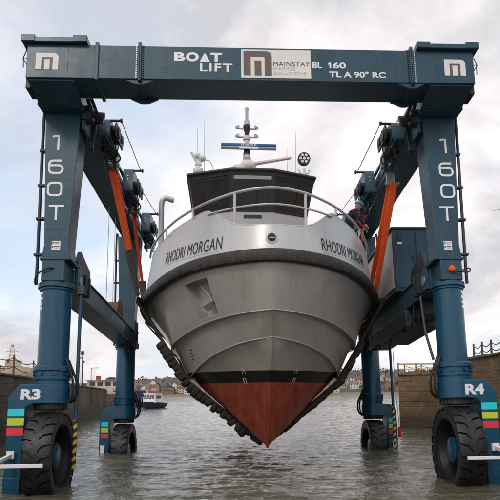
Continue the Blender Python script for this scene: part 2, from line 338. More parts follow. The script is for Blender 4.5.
# ------------------------------------------------------------------ boat lift (gantry frame)
G = empty('boat_lift', 'tall dark blue four legged travelling boat lift standing in the water round the grey boat', 'boat lift', (0, 0, 0), (GT, 0, 0))
D = 8.84
YF = -1.6
# cross beam
bm = MB(); bm.box(-5.2, 5.2, YF, -.775, 10.24, 11.08)
beam = bm.build('cross_beam', 'slate', G, .012)
for x in (-4.27, 4.32): MB().box(x-.004, x+.004, YF-.004, YF+.01, 10.26, 11.06).build('seam', 'dark', beam)
m = MB(); m.box(-3.655, -3.575, YF-.04, -.73, 10.19, 11.14); m.build('stiffener', 'slate', beam, .008)
for x in (-2.64, 3.70):
    f = MB()
    f.box(x-.036, x-.004, YF-.05, -.715, 10.18, 11.15); f.box(x+.004, x+.036, YF-.05, -.715, 10.18, 11.15)
    for q in (0, 1):
        f.prism([(x-.34, 11.08), (x+.34, 11.08), (x+.07, 11.2), (x-.07, 11.2)], 'y', -1.45+.55*q, -1.42+.55*q)
        f.prism([(x-.34, 10.24), (x-.07, 10.11), (x+.07, 10.11), (x+.34, 10.24)], 'y', -1.57+.75*q, -1.5+.75*q)
    fl = f.build('splice_flange', 'slate', beam, .006)
    for s in (-1, 1):
        b_ = MB()
        for k in range(15): b_.cyl((x+s*.075, YF-.022, 10.27+k*.056), (x+s*.075, YF+.0, 10.27+k*.056), .016, n=8)
        b_.box(x+s*.075-.014, x+s*.075+.014, YF-.006, YF+.002, 10.25, 11.07)
        b_.build('bolt_row', 'galv' if s*x > 0 else 'dark', fl)
for x in (-3.36, -1.93, 2.99):
    e_ = MB(); e_.tube([(x+.09*math.cos(t*PI/8), -1.3, 11.1+.10*math.sin(t*PI/8)) for t in range(9)], .028, 8); e_.build('lifting_eye', 'slate', beam)
for x in (-2.05, 2.9):
    d_ = MB()
    for z in (10.42, 10.52, 10.75, 10.85): d_.cyl((x, YF-.006, z), (x, YF+.01, z), .018, n=10)
    d_.build('bolt_row', 'dark', beam)
for sx in (-1, 1):
    m = MB(); m.box(sx*3.84, sx*5.3, YF-.11, -.68, 11.085, 11.2); m.box(sx*5.0, sx*5.31, YF-.12, -.67, 11.09, 11.25); m.box(sx*3.83, sx*4.15, YF-.12, -.67, 11.09, 11.25)
    m.build('end_lid', 'slate', beam, .012)
    m = MB(); m.box(sx*5.2, sx*5.32, -1.25, -.78, 10.2, 11.06); m.build('end_plate', 'dark', beam, .01)
    m = MB(); m.tube([(sx*5.23, YF+.05, 10.95), (sx*5.3, YF+.05, 10.75), (sx*5.22, YF+.1, 10.62)], .012, 6); m.tube([(sx*5.21, YF+.1, 10.78), (sx*5.31, YF+.1, 10.8), (sx*5.3, YF+.1, 10.55)], .012, 6); m.build('bracket', 'dark', beam)
    # head block between beam and leg
    m = MB(); m.hexa([(sx*4.12, -.78, 10.06), (sx*5.2, -.78, 10.06), (sx*5.13, .22, 10.06), (sx*4.14, .22, 10.06)], [(sx*4.12, -.78, 10.9), (sx*5.2, -.78, 10.9), (sx*5.13, .22, 10.9), (sx*4.14, .22, 10.9)])
    m.build('head_block', 'slate', beam, .015)
    m = MB(); m.hexa([(sx*4.12, -1.55, 10.2), (sx*5.14, -1.55, 10.2), (sx*5.14, -.78, 10.04), (sx*4.12, -.78, 10.04)], [(sx*4.12, -1.55, 10.245), (sx*5.14, -1.55, 10.245), (sx*5.14, -.78, 10.245), (sx*4.12, -.78, 10.245)])
    m.build('haunch_plate', 'slate', beam, .01)
    # end logo
    xa, xb = (-4.99, -4.48) if sx < 0 else (4.48, 4.99); z0, z1 = 10.435, 10.86; wd = xb-xa
    def arch(xa, xb, z0, z1, t, tt, r, y, mm, nm, rl=.02):
        q = MB()
        outer = [(xa, z0)]+arc_corner(xa+rl, z1-rl, rl, 180, 90, 2)+arc_corner(xb-r, z1-r, r, 90, 0, 5)+[(xb, z0)]
        inner = [(xa+t, z0), (xa+t, z1-tt), (xb-t, z1-tt), (xb-t, z0)]
        oc = outer; n = len(oc)
        # split into left leg, top, right leg polygons
        q.prism([(xa, z0), (xa+t, z0), (xa+t, z1-tt), (xa, z1-tt)], 'y', y, y-.004)
        q.prism([(xb-t, z0), (xb, z0), (xb, z1-tt), (xb-t, z1-tt)], 'y', y, y-.004)
        q.prism([(xa, z1-tt)]+arc_corner(xa+rl, z1-rl, rl, 180, 90, 2)+arc_corner(xb-min(r, tt), z1-min(r, tt), min(r, tt), 90, 0, 6)+([(xb, z1-tt)] if r < tt else []), 'y', y, y-.004)
        return q.build(nm, mm, beam, smooth=0)
    MB().prism([(xa+wd*.24, z0+.003), (xb-wd*.22, z0+.003), (xb-wd*.22, z1-.12), (xa+wd*.24, z1-.12)], 'y', YF-.001, YF-.004).build('logo_ground', 'brown', beam, smooth=0)
    arch(xa, xb, z0, z1, wd*.25, .115, .13, YF-.0045, 'cream', 'logo_arch')
    MB().prism([(xa+wd*.38, z0), (xa+wd*.62, z0), (xa+wd*.62, z1-.165), (xa+wd*.38, z1-.165)], 'y', YF-.0045, YF-.0085).build('logo_bar', 'cream', beam, smooth=0)
# beam lettering
t = MB()
letter(t, 'B', -1.862, -1.60, 10.705, 10.935, YF-.001, .045); letter(t, 'O', -1.585, -1.29, 10.70, 10.94, YF-.001, .05)
t.prism([(-1.27, 10.70), (-1.03, 10.70), (-1.15, 10.935)], 'y', YF-.001, YF-.005); letter(t, 'T', -1.02, -.75, 10.705, 10.935, YF-.001, .05); t.build('lettering', 'white', beam, smooth=0)
t = MB(); letter(t, 'LIFT', -1.26, -.51, 10.45, 10.655, YF-.001, .02, 1.15); t.build('lettering', 'white', beam, smooth=0)
def one(mb, x, z0, z1, y, w=.042): mb.prism([(x, z0), (x+w, z0), (x+w, z1), (x+w*.35, z1), (x-.035, z1-.035), (x-.035, z1-.065), (x, z1-.05)], 'y', y, y-.004)
t = MB(); letter(t, 'BL', 1.35, 1.58, 10.575, 10.735, YF-.001, .03); t.build('lettering', 'white', beam, smooth=0)
t = MB(); one(t, 1.75, 10.578, 10.732, YF-.001); letter(t, '60', 1.83, 2.14, 10.575, 10.735, YF-.001, .03); t.build('lettering', 'white', beam, smooth=0)
t = MB(); letter(t, 'TL A 90\u00b0 RC', 1.74, 3.07, 10.345, 10.505, YF-.001, .03); t.build('lettering', 'white', beam, smooth=0)
sg = MB().box(-.31, 1.315, YF-.012, YF-.0005, 10.30, 11.03).build('sign_panel', 'cream', beam, .003)
arch(-.255, .40, 10.36, 10.985, .165, .14, .125, YF-.013, 'brown', 'logo_arch', .01)
MB().prism([(0.0, 10.36), (.16, 10.36), (.16, 10.745), (0.0, 10.745)], 'y', YF-.013, YF-.017).build('logo_bar', 'brown', beam, smooth=0)
t = MB(); letter(t, 'MAINSTAY', .43, 1.29, 10.605, 10.725, YF-.013, .0, 1.05); t.build('sign_lettering', 'brown', beam, smooth=0)
t = MB(); letter(t, 'MARINE', .44, .95, 10.505, 10.58, YF-.013, 0, 1.1); letter(t, 'SOLUTIONS', .44, 1.2, 10.385, 10.465, YF-.013, 0, 1.1); t.build('sign_small_lettering', 'palebrown', beam, smooth=0)

def numeral(mb, ch, cx, z0, z1, y, wd=.37, sw=.052):
    a, b = cx-wd/2+sw/2, cx+wd/2-sw/2; lo, hi = z0+sw/2, z1-sw/2; r = .09
    if ch == '1': ribbon(mb, [(cx-.11, hi-.03), (cx-.06, hi), (cx+.03, hi), (cx+.03, z0)], sw, y)
    if ch == '0': ribbon(mb, arc_corner(a+r, hi-r, r, 180, 90)+arc_corner(b-r, hi-r, r, 90, 0)+arc_corner(b-r, lo+r, r, 0, -90)+arc_corner(a+r, lo+r, r, -90, -180)+[(a, hi-r)], sw, y)
    if ch == '6':
        m_ = z0+(z1-z0)*.60
        ribbon(mb, [(b-.02, hi)]+arc_corner(a+r, hi-r, r, 90, 180)+arc_corner(a+r, lo+r, r, 180, 270)+arc_corner(b-r, lo+r, r, 270, 360)+arc_corner(b-r, m_-r, r, 0, 90)+[(a+.02, m_)], sw, y)
    if ch == 'T': ribbon(mb, [(a-.02, hi), (b+.02, hi)], sw, y); ribbon(mb, [(cx, hi), (cx, z0)], sw, y-.0015)

def make_leg(sx, y0, front):
    X = lambda v: sx*v
    nm = {}
    # upper tapered box leg
    yf, yb = y0-.42, y0+.2
    m = MB()
    zs = [(6.35, 5.02, 4.36, 0), (6.68, 4.97, 4.41, 0), (10.06, 5.11, 4.25, 0)]
    rows = [[(X(o), yf, z), (X(i), yf, z), (X(i), yb, z), (X(o), yb, z)] for z, o, i, _ in zs]
    m.loft(rows, True); m.add(rows[0], [(0, 1, 2, 3)]); m.add(rows[-1], [(3, 2, 1, 0)])
    leg = m.build('leg', 'slate', G, .012)
    m = MB(); m.box(X(4.47), X(5.0), yf+.003, y0+.34, 5.80, 6.35); m.box(X(4.33), X(5.05), yf-.02, y0+.36, 6.30, 6.36); m.build('leg_base_box', 'slate' if front else 'slate', leg, .012)
    m = MB(); m.cyl((X(4.75), y0, 5.68), (X(4.75), y0, 5.80), .42, n=40); m.cyl((X(4.75), y0, 5.62), (X(4.75), y0, 5.68), .38, n=40); m.build('collar', 'blue', leg, .01)
    for k in range(1, 3):
        z = 7.2+k*1.05
    m = MB()
    for z in (7.05, 8.32, 9.2):   # weld seams
        f = (z-6.68)/3.38; m.box(X(4.97+.14*f+.004), X(4.41-.16*f-.004), yf-.003, yf+.01, z-.006, z+.006)
    m.build('weld_seam', 'slate', leg)
    # pipe up the outer side
    m = MB(); m.tube([(X(5.16), y0-.25, 5.75), (X(5.16), y0-.25, 6.4), (X(5.2), y0-.25, 9.9), (X(5.14), y0-.3, 10.12)], .038, 10)
    for z in (6.45, 7.35, 8.2, 9.1): m.box(X(4.95), X(5.24), y0-.31, y0-.19, z, z+.05)
    m.build('pipe', 'dark', leg)
    # column
    m = MB(); m.lathe([(.35, 3.3), (.35, 5.64)], (X(4.75), y0, 0), n=48); col = m.build('column', 'blue', G)
    m = MB()
    prof = [(.345, 3.36), (.40, 3.38), (.40, 3.46), (.372, 3.48), (.372, 3.50), (.41, 3.51), (.41, 3.57), (.378, 3.58), (.378, 3.70), (.43, 3.71), (.43, 3.80), (.41, 3.82), (.345, 3.83)]
    m.lathe(prof, (X(4.75), y0, 0), n=56)
    for z, r in ((3.825, .385), (3.574, .40)):
        for k in range(36): a = 2*PI*k/36; m.sphere((X(4.75)+r*math.cos(a), y0+r*math.sin(a), z+.006), .013, 6)
    for k in range(8):
        a = 2*PI*(k+.5)/8; d = Vector((math.cos(a), math.sin(a), 0)); c = Vector((X(4.75), y0, 3.64)); m.cyl(c+d*.36, c+d*.425, .052, n=14)
    m.build('flange', 'blue', col, smooth=30)
    # wheel fork
    poly = [(5.56, .9), (5.56, 3.10)]+([(5.33, 3.39)] if front else [(5.52, 3.22), (5.44, 3.32), (5.33, 3.385)])+[(4.75, 3.39), (4.75, 2.96), (5.03, 2.955), (5.10, 2.935), (5.155, 2.89), (5.187, 2.82), (5.2, 2.70), (5.2, .9)]
    m = MB(); m.prism([(X(a), b) for a, b in poly], 'y', y0-.42, y0+.42)
    # cylindrical housing under the column
    fork = m.build('wheel_fork', 'blue', G, .012)
    m = MB(); m.lathe([(.0, 2.96), (.415, 2.96), (.425, 2.97), (.425, 3.37), (.415, 3.385), (0, 3.386)], (X(4.75), y0, 0), n=56); m.build('slew_housing', 'blue', fork, smooth=30)
    m = MB(); m.lathe([(.0, 2.83), (.34, 2.83), (.34, 2.958)], (X(4.75), y0, 0), n=48)
    for k in range(26): a = 2*PI*k/26; c = Vector((X(4.75)+.35*math.cos(a), y0+.35*math.sin(a), 0)); m.cyl((c.x, c.y, 2.85), (c.x, c.y, 2.95), .022, n=6)
    m.build('slew_ring', 'dark', fork)
    yb = y0-.424
    mm = MB(); mm.box(X(5.20), X(5.56), y0-.46, y0-.425, 1.0, 1.35); mm.build('wear_plate', 'blue', fork, .008)
    zz_ = ((2.685, 2.845, 'cyan'), (2.475, 2.63, 'lime'), (2.26, 2.42, 'redv'))
    xa, xb = (5.19, 5.555) if front else (5.24, 5.5)
    for z0, z1, mm in zz_: MB().box(X(xa), X(xb), yb, yb+.003, z0, z1).build('colour_marking', mm, fork)
    if front:
        t = MB()
        a, b = (-5.30, -4.86) if sx < 0 else (4.84, 5.29)
        # letters stand on the flat of the fork, the housing bulges less than 1 cm here
        letter(t, 'R3' if sx < 0 else 'R4', a, b, 3.04, 3.285, y0-.4215, .045, 1.0, .004)
        t.build('lettering', 'white', fork, smooth=0)
    # wheel
    cx, cz = X(4.72), 1.78; wh = MB()
    wh.lathe([(.70, -.27), (.80, -.30), (.93, -.295), (.965, -.25), (.965, .25), (.93, .295), (.80, .30), (.70, .27), (.70, -.27)], (cx, y0, cz), 'x', 72)
    NL = 24
    for k in range(NL):
        for s in (-1, 1):
            a0 = 2*PI*(k+(.5 if s > 0 else 0))/NL
            rows = []
            for u, sh in ((.305, 0), (.24, .02), (.12, .05), (.06, .13), (-.05, .15)):
                h = PI/NL*(.87 if u > 0 else .55); r1 = 1.015 if u < .3 else .99
                ring = []
                for a, r in ((a0+sh-h, .955), (a0+sh-h*.92, r1), (a0+sh, r1+.006), (a0+sh+h*.92, r1), (a0+sh+h, .955)):
                    ring.append((cx+s*u, y0+r*math.cos(a), cz+r*math.sin(a)))
                rows.append(ring)
            wh.loft(rows); wh.add(rows[0], [(0, 1, 2, 3, 4)]); wh.add(rows[-1], [(4, 3, 2, 1, 0)])
    wheel = empty_part('wheel', G)
    wh.build('tyre', 'tyre', wheel, smooth=25)
    m = MB(); m.lathe([(.705, .275), (.73, .29), (.72, .25), (.67, .22), (.62, -.02), (.3, -.06), (.0, -.06)] if sx < 0 else [(.705, -.275), (.73, -.29), (.72, -.25), (.67, -.22), (.62, .02), (.3, .06), (.0, .06)], (cx, y0, cz), 'x', 64); m.build('rim', 'rim', wheel)
    m = MB(); rr = [(.30, -.08), (.30, .16), (.26, .19), (.10, .20), (.0, .20)]
    m.lathe([(r, -sx*h) for r, h in rr], (cx, y0, cz), 'x', 40)
    m.build('hub', 'blue', wheel)
    m = MB()
    for k in range(12):
        a = 2*PI*k/12; c = Vector((cx, y0+.42*math.cos(a), cz+.42*math.sin(a))); m.cyl(c+Vector((sx*.05, 0, 0)), c-Vector((sx*.02+sx*.02, 0, 0)), .03, n=6)
    m.build('wheel_nuts', 'dark', wheel)
    m = MB(); m.cyl((X(5.3), y0, cz), (X(4.7), y0, cz), .2, n=24); m.build('axle', 'blue', fork)
    if not front: MB().box(X(5.34), X(5.5), y0-.5, y0-.425, 1.72, 2.0).build('scraper_bracket', 'white', fork, .006)
    if front:
        m = MB(); m.box(X(4.49), X(5.85), y0-1.2, y0-1.12, 1.575, 1.655); fb = m.build('scraper_bar', 'white', fork, .008)
        m = MB(); m.box(X(5.33), X(5.49), y0-.52, y0-.425, 1.74, 1.92); m.hexa([(X(5.36), y0-.5, 1.78), (X(5.44), y0-.5, 1.78), (X(5.62), y0-1.13, 1.6), (X(5.54), y0-1.13, 1.6)], [(X(5.36), y0-.5, 1.87), (X(5.44), y0-.5, 1.87), (X(5.62), y0-1.13, 1.66), (X(5.54), y0-1.13, 1.66)])
        m.build('scraper_arm', 'white', fork, .006)
        # 160T
        for ch, z0, z1 in (('1', 9.08, 9.476), ('6', 8.456, 8.83), ('0', 7.885, 8.255), ('T', 7.285, 7.665)):
            t = MB(); numeral(t, ch, X(4.79) if ch != 'T' else X(4.73), z0, z1, yf-.001); t.build('lettering', 'white', leg, smooth=0)
        pl = MB().box(X(4.59), X(4.79), yf-.008, yf+.002, 6.545, 6.765).build('notice_plate', 'white', leg, .002)
        q = MB()
        for (a, b, c, d) in ((4.60, 4.635, 6.70, 6.735), (4.60, 4.635, 6.60, 6.635), (4.65, 4.77, 6.715, 6.73), (4.66, 4.75, 6.685, 6.70), (4.65, 4.77, 6.62, 6.64), (4.66, 4.76, 6.585, 6.60)):
            a, b = (a, b) if sx > 0 else (4.59+4.79-b, 4.59+4.79-a)
            q.box(X(a), X(b), yf-.011, yf-.0085, c, d)
        q.build('notice_marks', 'brown', leg)
        q = MB()
        for x_ in (4.50, 4.62, 4.76, 4.86): q.cyl((X(x_), yf-.008, 6.83), (X(x_), yf+.004, 6.83), .014, n=8)
        q.build('rivets', 'dark', leg)
        if sx > 0:
            b_ = MB(); b_.cyl((4.73, yf-.07, 6.06), (4.73, yf+.01, 6.06), .075, n=20); b_.sphere((4.73, yf-.07, 6.06), .07, 14, 1, .5, 1); b_.build('beacon', 'orange', leg)
            h = MB(); h.tube([(4.76, yf-.06, 6.0), (4.9, yf-.09, 5.97), (5.08, yf-.05, 5.97), (5.17, yf-.02, 6.0), (5.2, yf+.02, 6.07), (5.14, yf+.06, 6.1), (5.04, yf+.1, 6.06)], .018, 8); h.build('hose', 'black', leg)
        else:
            h = MB(); h.tube([(-4.72, yf-.02, 6.1), (-4.85, yf-.06, 6.08), (-5.0, yf-.05, 6.0), (-5.12, yf+.0, 5.88), (-5.16, yf+.1, 5.76)], .02, 8); h.build('hose', 'black', leg)
        q = MB()
        for z in (5.55, 5.42, 5.29, 5.18): q.box(X(5.0)-.02, X(5.0)+.02, y0-.275, y0-.25, z-.045, z+.02)
        q.build('column_marks', 'white', col)
    # hose loops by the slewing ring
    h = MB()
    for dy, r_ in ((-.12, .0), (.02, .05), (.12, .02)):
        h.tube([(X(4.42), y0+dy, 4.0), (X(4.33), y0+dy-.05, 3.8), (X(4.23-r_), y0+dy-.06, 3.5), (X(4.22-r_), y0+dy-.04, 3.2), (X(4.30), y0+dy, 3.03), (X(4.45), y0+dy, 2.98)], .028, 8)
    h.build('hose', 'black', fork)
    return leg
def empty_part(name, parent):
    o = bpy.data.objects.new(name, None); COL.objects.link(o); o.parent = parent; o.empty_display_size = .2; return o
for sx in (-1, 1):
    make_leg(sx, 0, True); make_leg(sx, D, False)
    X = lambda v: sx*v
    # upper side beam and lower tie beam
    m = MB(); m.hexa([(X(4.2), -.77, 10.03), (X(5.02), -.77, 10.03), (X(4.95), 9.3, 10.03), (X(4.3), 9.3, 10.03)], [(X(4.2), -.77, 10.72), (X(5.02), -.77, 10.72), (X(4.95), 9.3, 10.72), (X(4.3), 9.3, 10.72)])
    sb_ = m.build('side_beam', 'slate', G, .015)
    m = MB(); m.box(X(4.13), X(4.2), -.7, 9.25, 10.0, 10.06); m.box(X(4.13), X(4.2), -.7, 9.25, 10.66, 10.74); m.build('rail', 'slate', sb_, .006)
    m = MB(); m.box(X(4.4), X(4.95), .2, 8.65, 5.72, 6.24); tie = m.build('tie_beam', 'slate', G, .012)
    m = MB(); m.box(X(4.36), X(4.98), .3, 8.6, 6.24, 6.275); m.box(X(4.36), X(4.98), .3, 8.6, 5.685, 5.72); m.build('tie_flange', 'slate', tie, .006)
    m = MB()
    for y in (6.9, 7.25, 7.6, 7.95): m.box(X(4.385), X(4.401), y, y+.17, 5.80, 6.17)
    m.build('slot', 'dark', tie)
    # pin plates by the front leg
    m = MB(); m.prism([(.25, 5.75), (.75, 5.75), (.75, 6.2), (.25, 6.5)], 'x', X(4.33), X(4.4)); m.build('gusset', 'slate', tie, .01)
    m = MB(); m.cyl((X(4.31), .5, 6.02), (X(4.34), .5, 6.02), .13, n=24); m.build('pin_cap', 'galv', tie)
    m = MB()
    for y in (.85, 1.15): m.box(X(4.27), X(4.41), y, y+.1, 5.78, 6.3)
    m.build('bracket', 'dark', tie, .01)
    # dark hinged panel on the tie beam
    m = MB(); m.prism([(.8, 6.5), (1.15, 7.02), (2.15, 6.75), (2.2, 6.32), (1.5, 6.28)], 'x', X(4.52), X(4.62)); m.build('control_panel', 'dark', tie, .01)
    # hoists along the upper beam
    for hy in (1.15, 4.6, 8.3):
        zt_ = 10.86 if hy > 2 else 10.62
        hb = MB(); hb.prism([(hy-.5, 10.05), (hy+.5, 10.05), (hy+.5, zt_-.2), (hy+.36, zt_), (hy-.36, zt_), (hy-.5, zt_-.2)], 'x', X(3.78), X(4.13))
        ho = hb.build('hoist_block', 'slate', G, .015)
        q = MB()
        for dy in (-.24, .02, .28): q.cyl((X(3.66), hy+dy, 10.36), (X(3.78), hy+dy, 10.36), .12, n=20)
        q.prism([(hy-.42, 10.5), (hy-.5, 10.35), (hy-.42, 10.12), (hy+.42, 10.12), (hy+.5, 10.35), (hy+.42, 10.5)], 'x', X(3.62), X(3.66)); q.cyl((X(3.58), hy-.2, 10.3), (X(3.62), hy-.2, 10.3), .15, n=20); q.cyl((X(3.58), hy+.22, 10.34), (X(3.62), hy+.22, 10.34), .11, n=20)
        q.build('sheave', 'dark', ho)
        q = MB(); q.cyl((X(3.5), hy-.46, zt_-.1), (X(3.78), hy-.46, zt_-.1), .035, n=12); q.cyl((X(3.47), hy-.46, zt_-.1), (X(3.52), hy-.46, zt_-.1), .06, n=14); q.build('rope_pin', 'dark', ho)
        for dz in (.30, .42): MB().cyl((X(3.95), hy-.515, 10.15+dz), (X(3.95), hy-.49, 10.15+dz), .025, n=10).build('bolt', 'galv', ho)
        q = MB()
        for k in range(5):
            h0 = hy-.55+.2*k; q.tube([(X(3.9-.03*k), h0, 10.06), (X(3.78-.03*k), h0+.08, 9.86-.03*(k % 3)), (X(3.85), h0+.22, 9.78+.04*(k % 2)), (X(4.05), h0+.34, 10.02)], .022, 6)
        q.build('hose', 'black', ho)
        # hanging sling pulley
        q = MB(); q.box(X(3.86), X(3.92), hy+.75, hy+1.15, 9.75, 10.35); q.box(X(4.10), X(4.16), hy+.75, hy+1.15, 9.75, 10.35); q.box(X(3.92), X(4.10), hy+.85, hy+1.05, 10.15, 10.38); qo = q.build('pulley_block', 'slate', ho, .012)
        q = MB(); q.cyl((X(3.80), hy+.95, 9.92), (X(4.22), hy+.95, 9.92), .075, n=20); q.build('pulley_pin', 'galv', ho)
        q = MB()
        for dx_, dy in ((3.6, -.3), (3.66, .18), (3.95, .95)): q.tube([(X(dx_), hy+dy, 10.3), (X(dx_+.1), hy+dy+.2, 10.05), (X(3.98), hy+.9, 9.95)], .016, 6)
        q.build('hoist_rope', 'dark', ho)
        for k in range(4):
            a = random.uniform(-.4, .5); h = MB(); h.tube([(X(3.95+.03*k), hy+a, 10.3), (X(3.82+.04*k), hy+a+.1, 9.9-.06*k), (X(3.95+.05*k), hy+a+.3, 9.75+.05*k), (X(4.12), hy+a+.45, 10.05)], .02, 6); h.build('hose', 'black', ho)
    q = MB(); q.tube([(X(3.5), .7, 10.52), (X(3.55), 4.15, 10.76)], .012, 6); q.tube([(X(3.62), 4.9, 10.4), (X(3.55), 7.85, 10.76)], .012, 6); q.build('wire_rope', 'dark', sb_)
    # energy chain and hose cluster under the cross beam
    q = MB()
    for k in range(13): q.box(X(4.02), X(4.16), -.05+.02*k, .0+.02*k, 9.35+.075*k, 9.40+.075*k)
    q.box(X(4.05), X(4.13), .1, .14, 9.3, 10.3); q.build('energy_chain', 'dark', sb_)
    q = MB()
    for k in range(6): q.tube([(X(4.05-.03*k), -.74, 10.26), (X(3.98-.04*k), -.62, 10.02-.05*(k % 3)), (X(3.9-.03*k), -.3, 9.92-.06*(k % 2)), (X(4.02), .1, 10.05+.03*k), (X(4.14), .4, 10.2)], .016, 6)
    q.build('hose', 'black', sb_)
    q = MB(); q.cyl((X(3.68), -.45, 9.92), (X(3.95), -.5, 10.0), .09, n=14); q.cyl((X(3.70), -.3, 10.08), (X(3.9), -.3, 10.1), .07, n=12); q.box(X(3.95), X(4.2), -.55, -.25, 9.85, 10.2); q.build('hydraulic_motor', 'dark', sb_, .01)
    q = MB(); q.box(X(4.12), X(4.2), -.5, .4, 9.6, 10.02); q.build('valve_plate', 'slate', sb_, .01)
    # legs' inclined brace strip
    # hanging guide pole with striped end
    if sx < 0: px_, py_, zt, zm, zb = -4.2, .1, 5.7, 2.6, 1.5
    else: px_, py_, zt, zm, zb = 4.6, 5.2, 5.7, 3.1, 1.75
    pole = MB().cyl((px_, py_, zm), (px_, py_, zt), .042, n=12).build('guide_pole', 'slate', tie)
    MB().cyl((px_, py_, zb), (px_, py_, zm), .048, n=12).build('striped_sleeve', 'hazard', pole)
    MB().box(px_-.1, px_+.1, py_-.08, py_+.08, zt-.12, zt+.1).build('pole_bracket', 'dark', pole, .01)
    q = MB()
    for y in (8.05, 8.3, 8.5):
        q.cyl((X(4.3), y, 5.75), (X(4.3), y, 6.6), .05, n=10)
    q.box(X(4.22), X(4.4), 7.9, 8.6, 5.6, 5.8); q.tube([(X(4.5), 7.6, 5.68), (X(4.5), 7.6, 5.45), (X(4.5), 8.1, 5.45), (X(4.5), 8.1, 5.68)], .03, 8); q.build('valve_bank', 'dark', tie, .01)
    q = MB()
    for dy in (5.3, 6.3): q.tube([(X(4.78), dy, 6.5), (X(4.78), dy, 10.05)], .013, 6)
    q.build('wire_rope', 'galv', tie)
# left winch drum on the tie beam
q = MB(); q.cyl((-4.95, 5.9, 6.35), (-4.45, 5.9, 6.35), .45, n=36); q.cyl((-4.42, 5.9, 6.35), (-4.45, 5.9, 6.35), .52, n=36); q.cyl((-4.95, 5.9, 6.35), (-4.98, 5.9, 6.35), .52, n=36); q.build('winch_drum', 'rust', tie if False else G)
# right machinery house and tanks under the tie beam
H = MB(); H.prism([(2.6, 6.3), (7.9, 6.3), (7.9, 8.2), (2.6, 8.2)], 'x', 4.18, 5.5); house = H.build('machinery_house', 'slate', G, .02)
q = MB(); q.box(4.12, 5.56, 2.54, 7.96, 8.2, 8.26); q.build('roof', 'slate', house, .015)
q = MB()
for a, b in ((4.22, 4.82), (4.86, 5.44)): q.box(a, b, 2.575, 2.6, 6.4, 8.12)
q.build('door', 'slate', house, .008)
q = MB()
for x in (4.76, 4.92):
    q.box(x-.015, x+.015, 2.54, 2.575, 7.2, 7.36)
for y in (3.2, 4.3, 5.4, 6.5): q.box(4.15, 4.18, y, y+.03, 7.0, 7.2)
q.build('handle', 'dark', house)
q = MB()
for y in (2.68, 3.85, 5.02, 6.19): q.box(4.155, 4.18, y, y+1.1, 6.42, 8.1)
q.build('side_door', 'grey', house, .008)
q = MB(); q.box(4.30, 4.44, 2.55, 2.575, 7.72, 7.79); q.build('lamp', 'white', house); q = MB(); q.box(4.3, 4.44, 2.55, 2.575, 7.82, 8.02); q.build('vent', 'dark', house)
q = MB(); q.box(4.3, 5.3, 2.2, 5.4, 5.15, 5.66); q.box(4.5, 5.2, 1.2, 2.1, 5.3, 5.68); q.box(4.35, 5.1, 5.6, 7.2, 5.25, 5.66); q.build('hydraulic_tank', 'dark', G, .03)
q = MB()
for k in range(9):
    y = 1.0+.75*k; q.tube([(4.42, y, 5.68), (4.40, y+.05, 5.3-.05*(k % 3)), (4.42, y+.35, 5.12+.04*(k % 2)), (4.5, y+.6, 5.35), (4.45, y+.7, 5.66)], .025, 6)
q.build('hose', 'black', G)
q = MB(); q.tube([(4.30, .75, 5.66), (4.27, .45, 4.7), (4.35, .2, 3.95)], .035, 8); q.build('hydraulic_pipe', 'dark', G)
q = MB(); q.tube([(5.42, 7.9, 5.65), (5.42, 7.9, 4.2)], .012, 6); q.tube([(5.42, 7.9, 4.2), (5.5, 7.9, 2.5)], .012, 6); q.build('rope', 'galv', G)
q = MB(); q.cyl((5.5, 7.9, 2.2), (5.5, 7.9, 2.5), .06, n=12); q.sphere((5.5, 7.9, 2.2), .075, 10); q.build('rope_float', 'redv', G)

# ------------------------------------------------------------------ boat (boat frame)
def mono(xs, ys):
    n = len(xs); d = [(ys[i+1]-ys[i])/(xs[i+1]-xs[i]) for i in range(n-1)]
    m = [d[0]]+[0 if d[i-1]*d[i] <= 0 else 2*d[i-1]*d[i]/(d[i-1]+d[i]) for i in range(1, n-1)]+[d[-1]]
    def f(x):
        if x <= xs[0]: return ys[0]
        if x >= xs[-1]: return ys[-1]
        i = max(k for k in range(n-1) if xs[k] <= x); h = xs[i+1]-xs[i]; t = (x-xs[i])/h
        return (2*t**3-3*t*t+1)*ys[i]+(t**3-2*t*t+t)*h*m[i]+(3*t*t-2*t**3)*ys[i+1]+(t**3-t*t)*h*m[i+1]
    return f
_b = mono([math.sqrt(v) for v in (0, .1, .3, .7, 1.3, 2.1, 3.1, 4.4, 6., 8, 16)], [0, .475, .865, 1.39, 1.94, 2.49, 2.99, 3.42, 3.6, 3.65, 3.6])
def Bh(Y): return _b(math.sqrt(max(Y, 0)))
def curve(rows, off):
    S = [math.sqrt(r[0]-off) for r in rows]
    fy = mono(S, [r[0] for r in rows]); fb = mono(S, [r[1] for r in rows]); fz = mono(S, [r[2] for r in rows])
    return lambda s: (fb(math.sqrt(s)), fy(math.sqrt(s)), fz(math.sqrt(s)))
chine1 = curve([(.3, 0, -1.24), (.38, .34, -1.27), (.65, .87, -1.32), (1.2, 1.46, -1.42), (1.7, 1.84, -1.53), (2.3, 2.2, -1.68), (2.9, 2.48, -1.84), (3.6, 2.56, -1.94), (5, 2.58, -1.96), (8, 2.58, -1.96), (15.3, 2.56, -1.96)], .3)
chine2 = curve([(.75, 0, -1.83), (.8, .36, -1.89), (1.0, .73, -1.96), (1.4, 1.24, -2.14), (2.05, 1.67, -2.39), (2.6, 1.9, -2.6), (3.2, 2.02, -2.74), (4, 2.08, -2.80), (6, 2.12, -2.82), (15.75, 2.1, -2.8)], .75)
_ks = [0, .05, .25, .65, 1.3, 1.85, 2.45, 3.25, 5.25, 15]
_ky = mono([math.sqrt(v) for v in _ks], [.75, .95, 1.2, 1.5, 1.85, 2.15, 2.4, 2.85, 6, 15.5]); _kz = mono([math.sqrt(v) for v in _ks], [-1.83, -2.2, -2.6, -3.15, -3.8, -4.25, -4.53, -4.46, -4.36, -4.2])
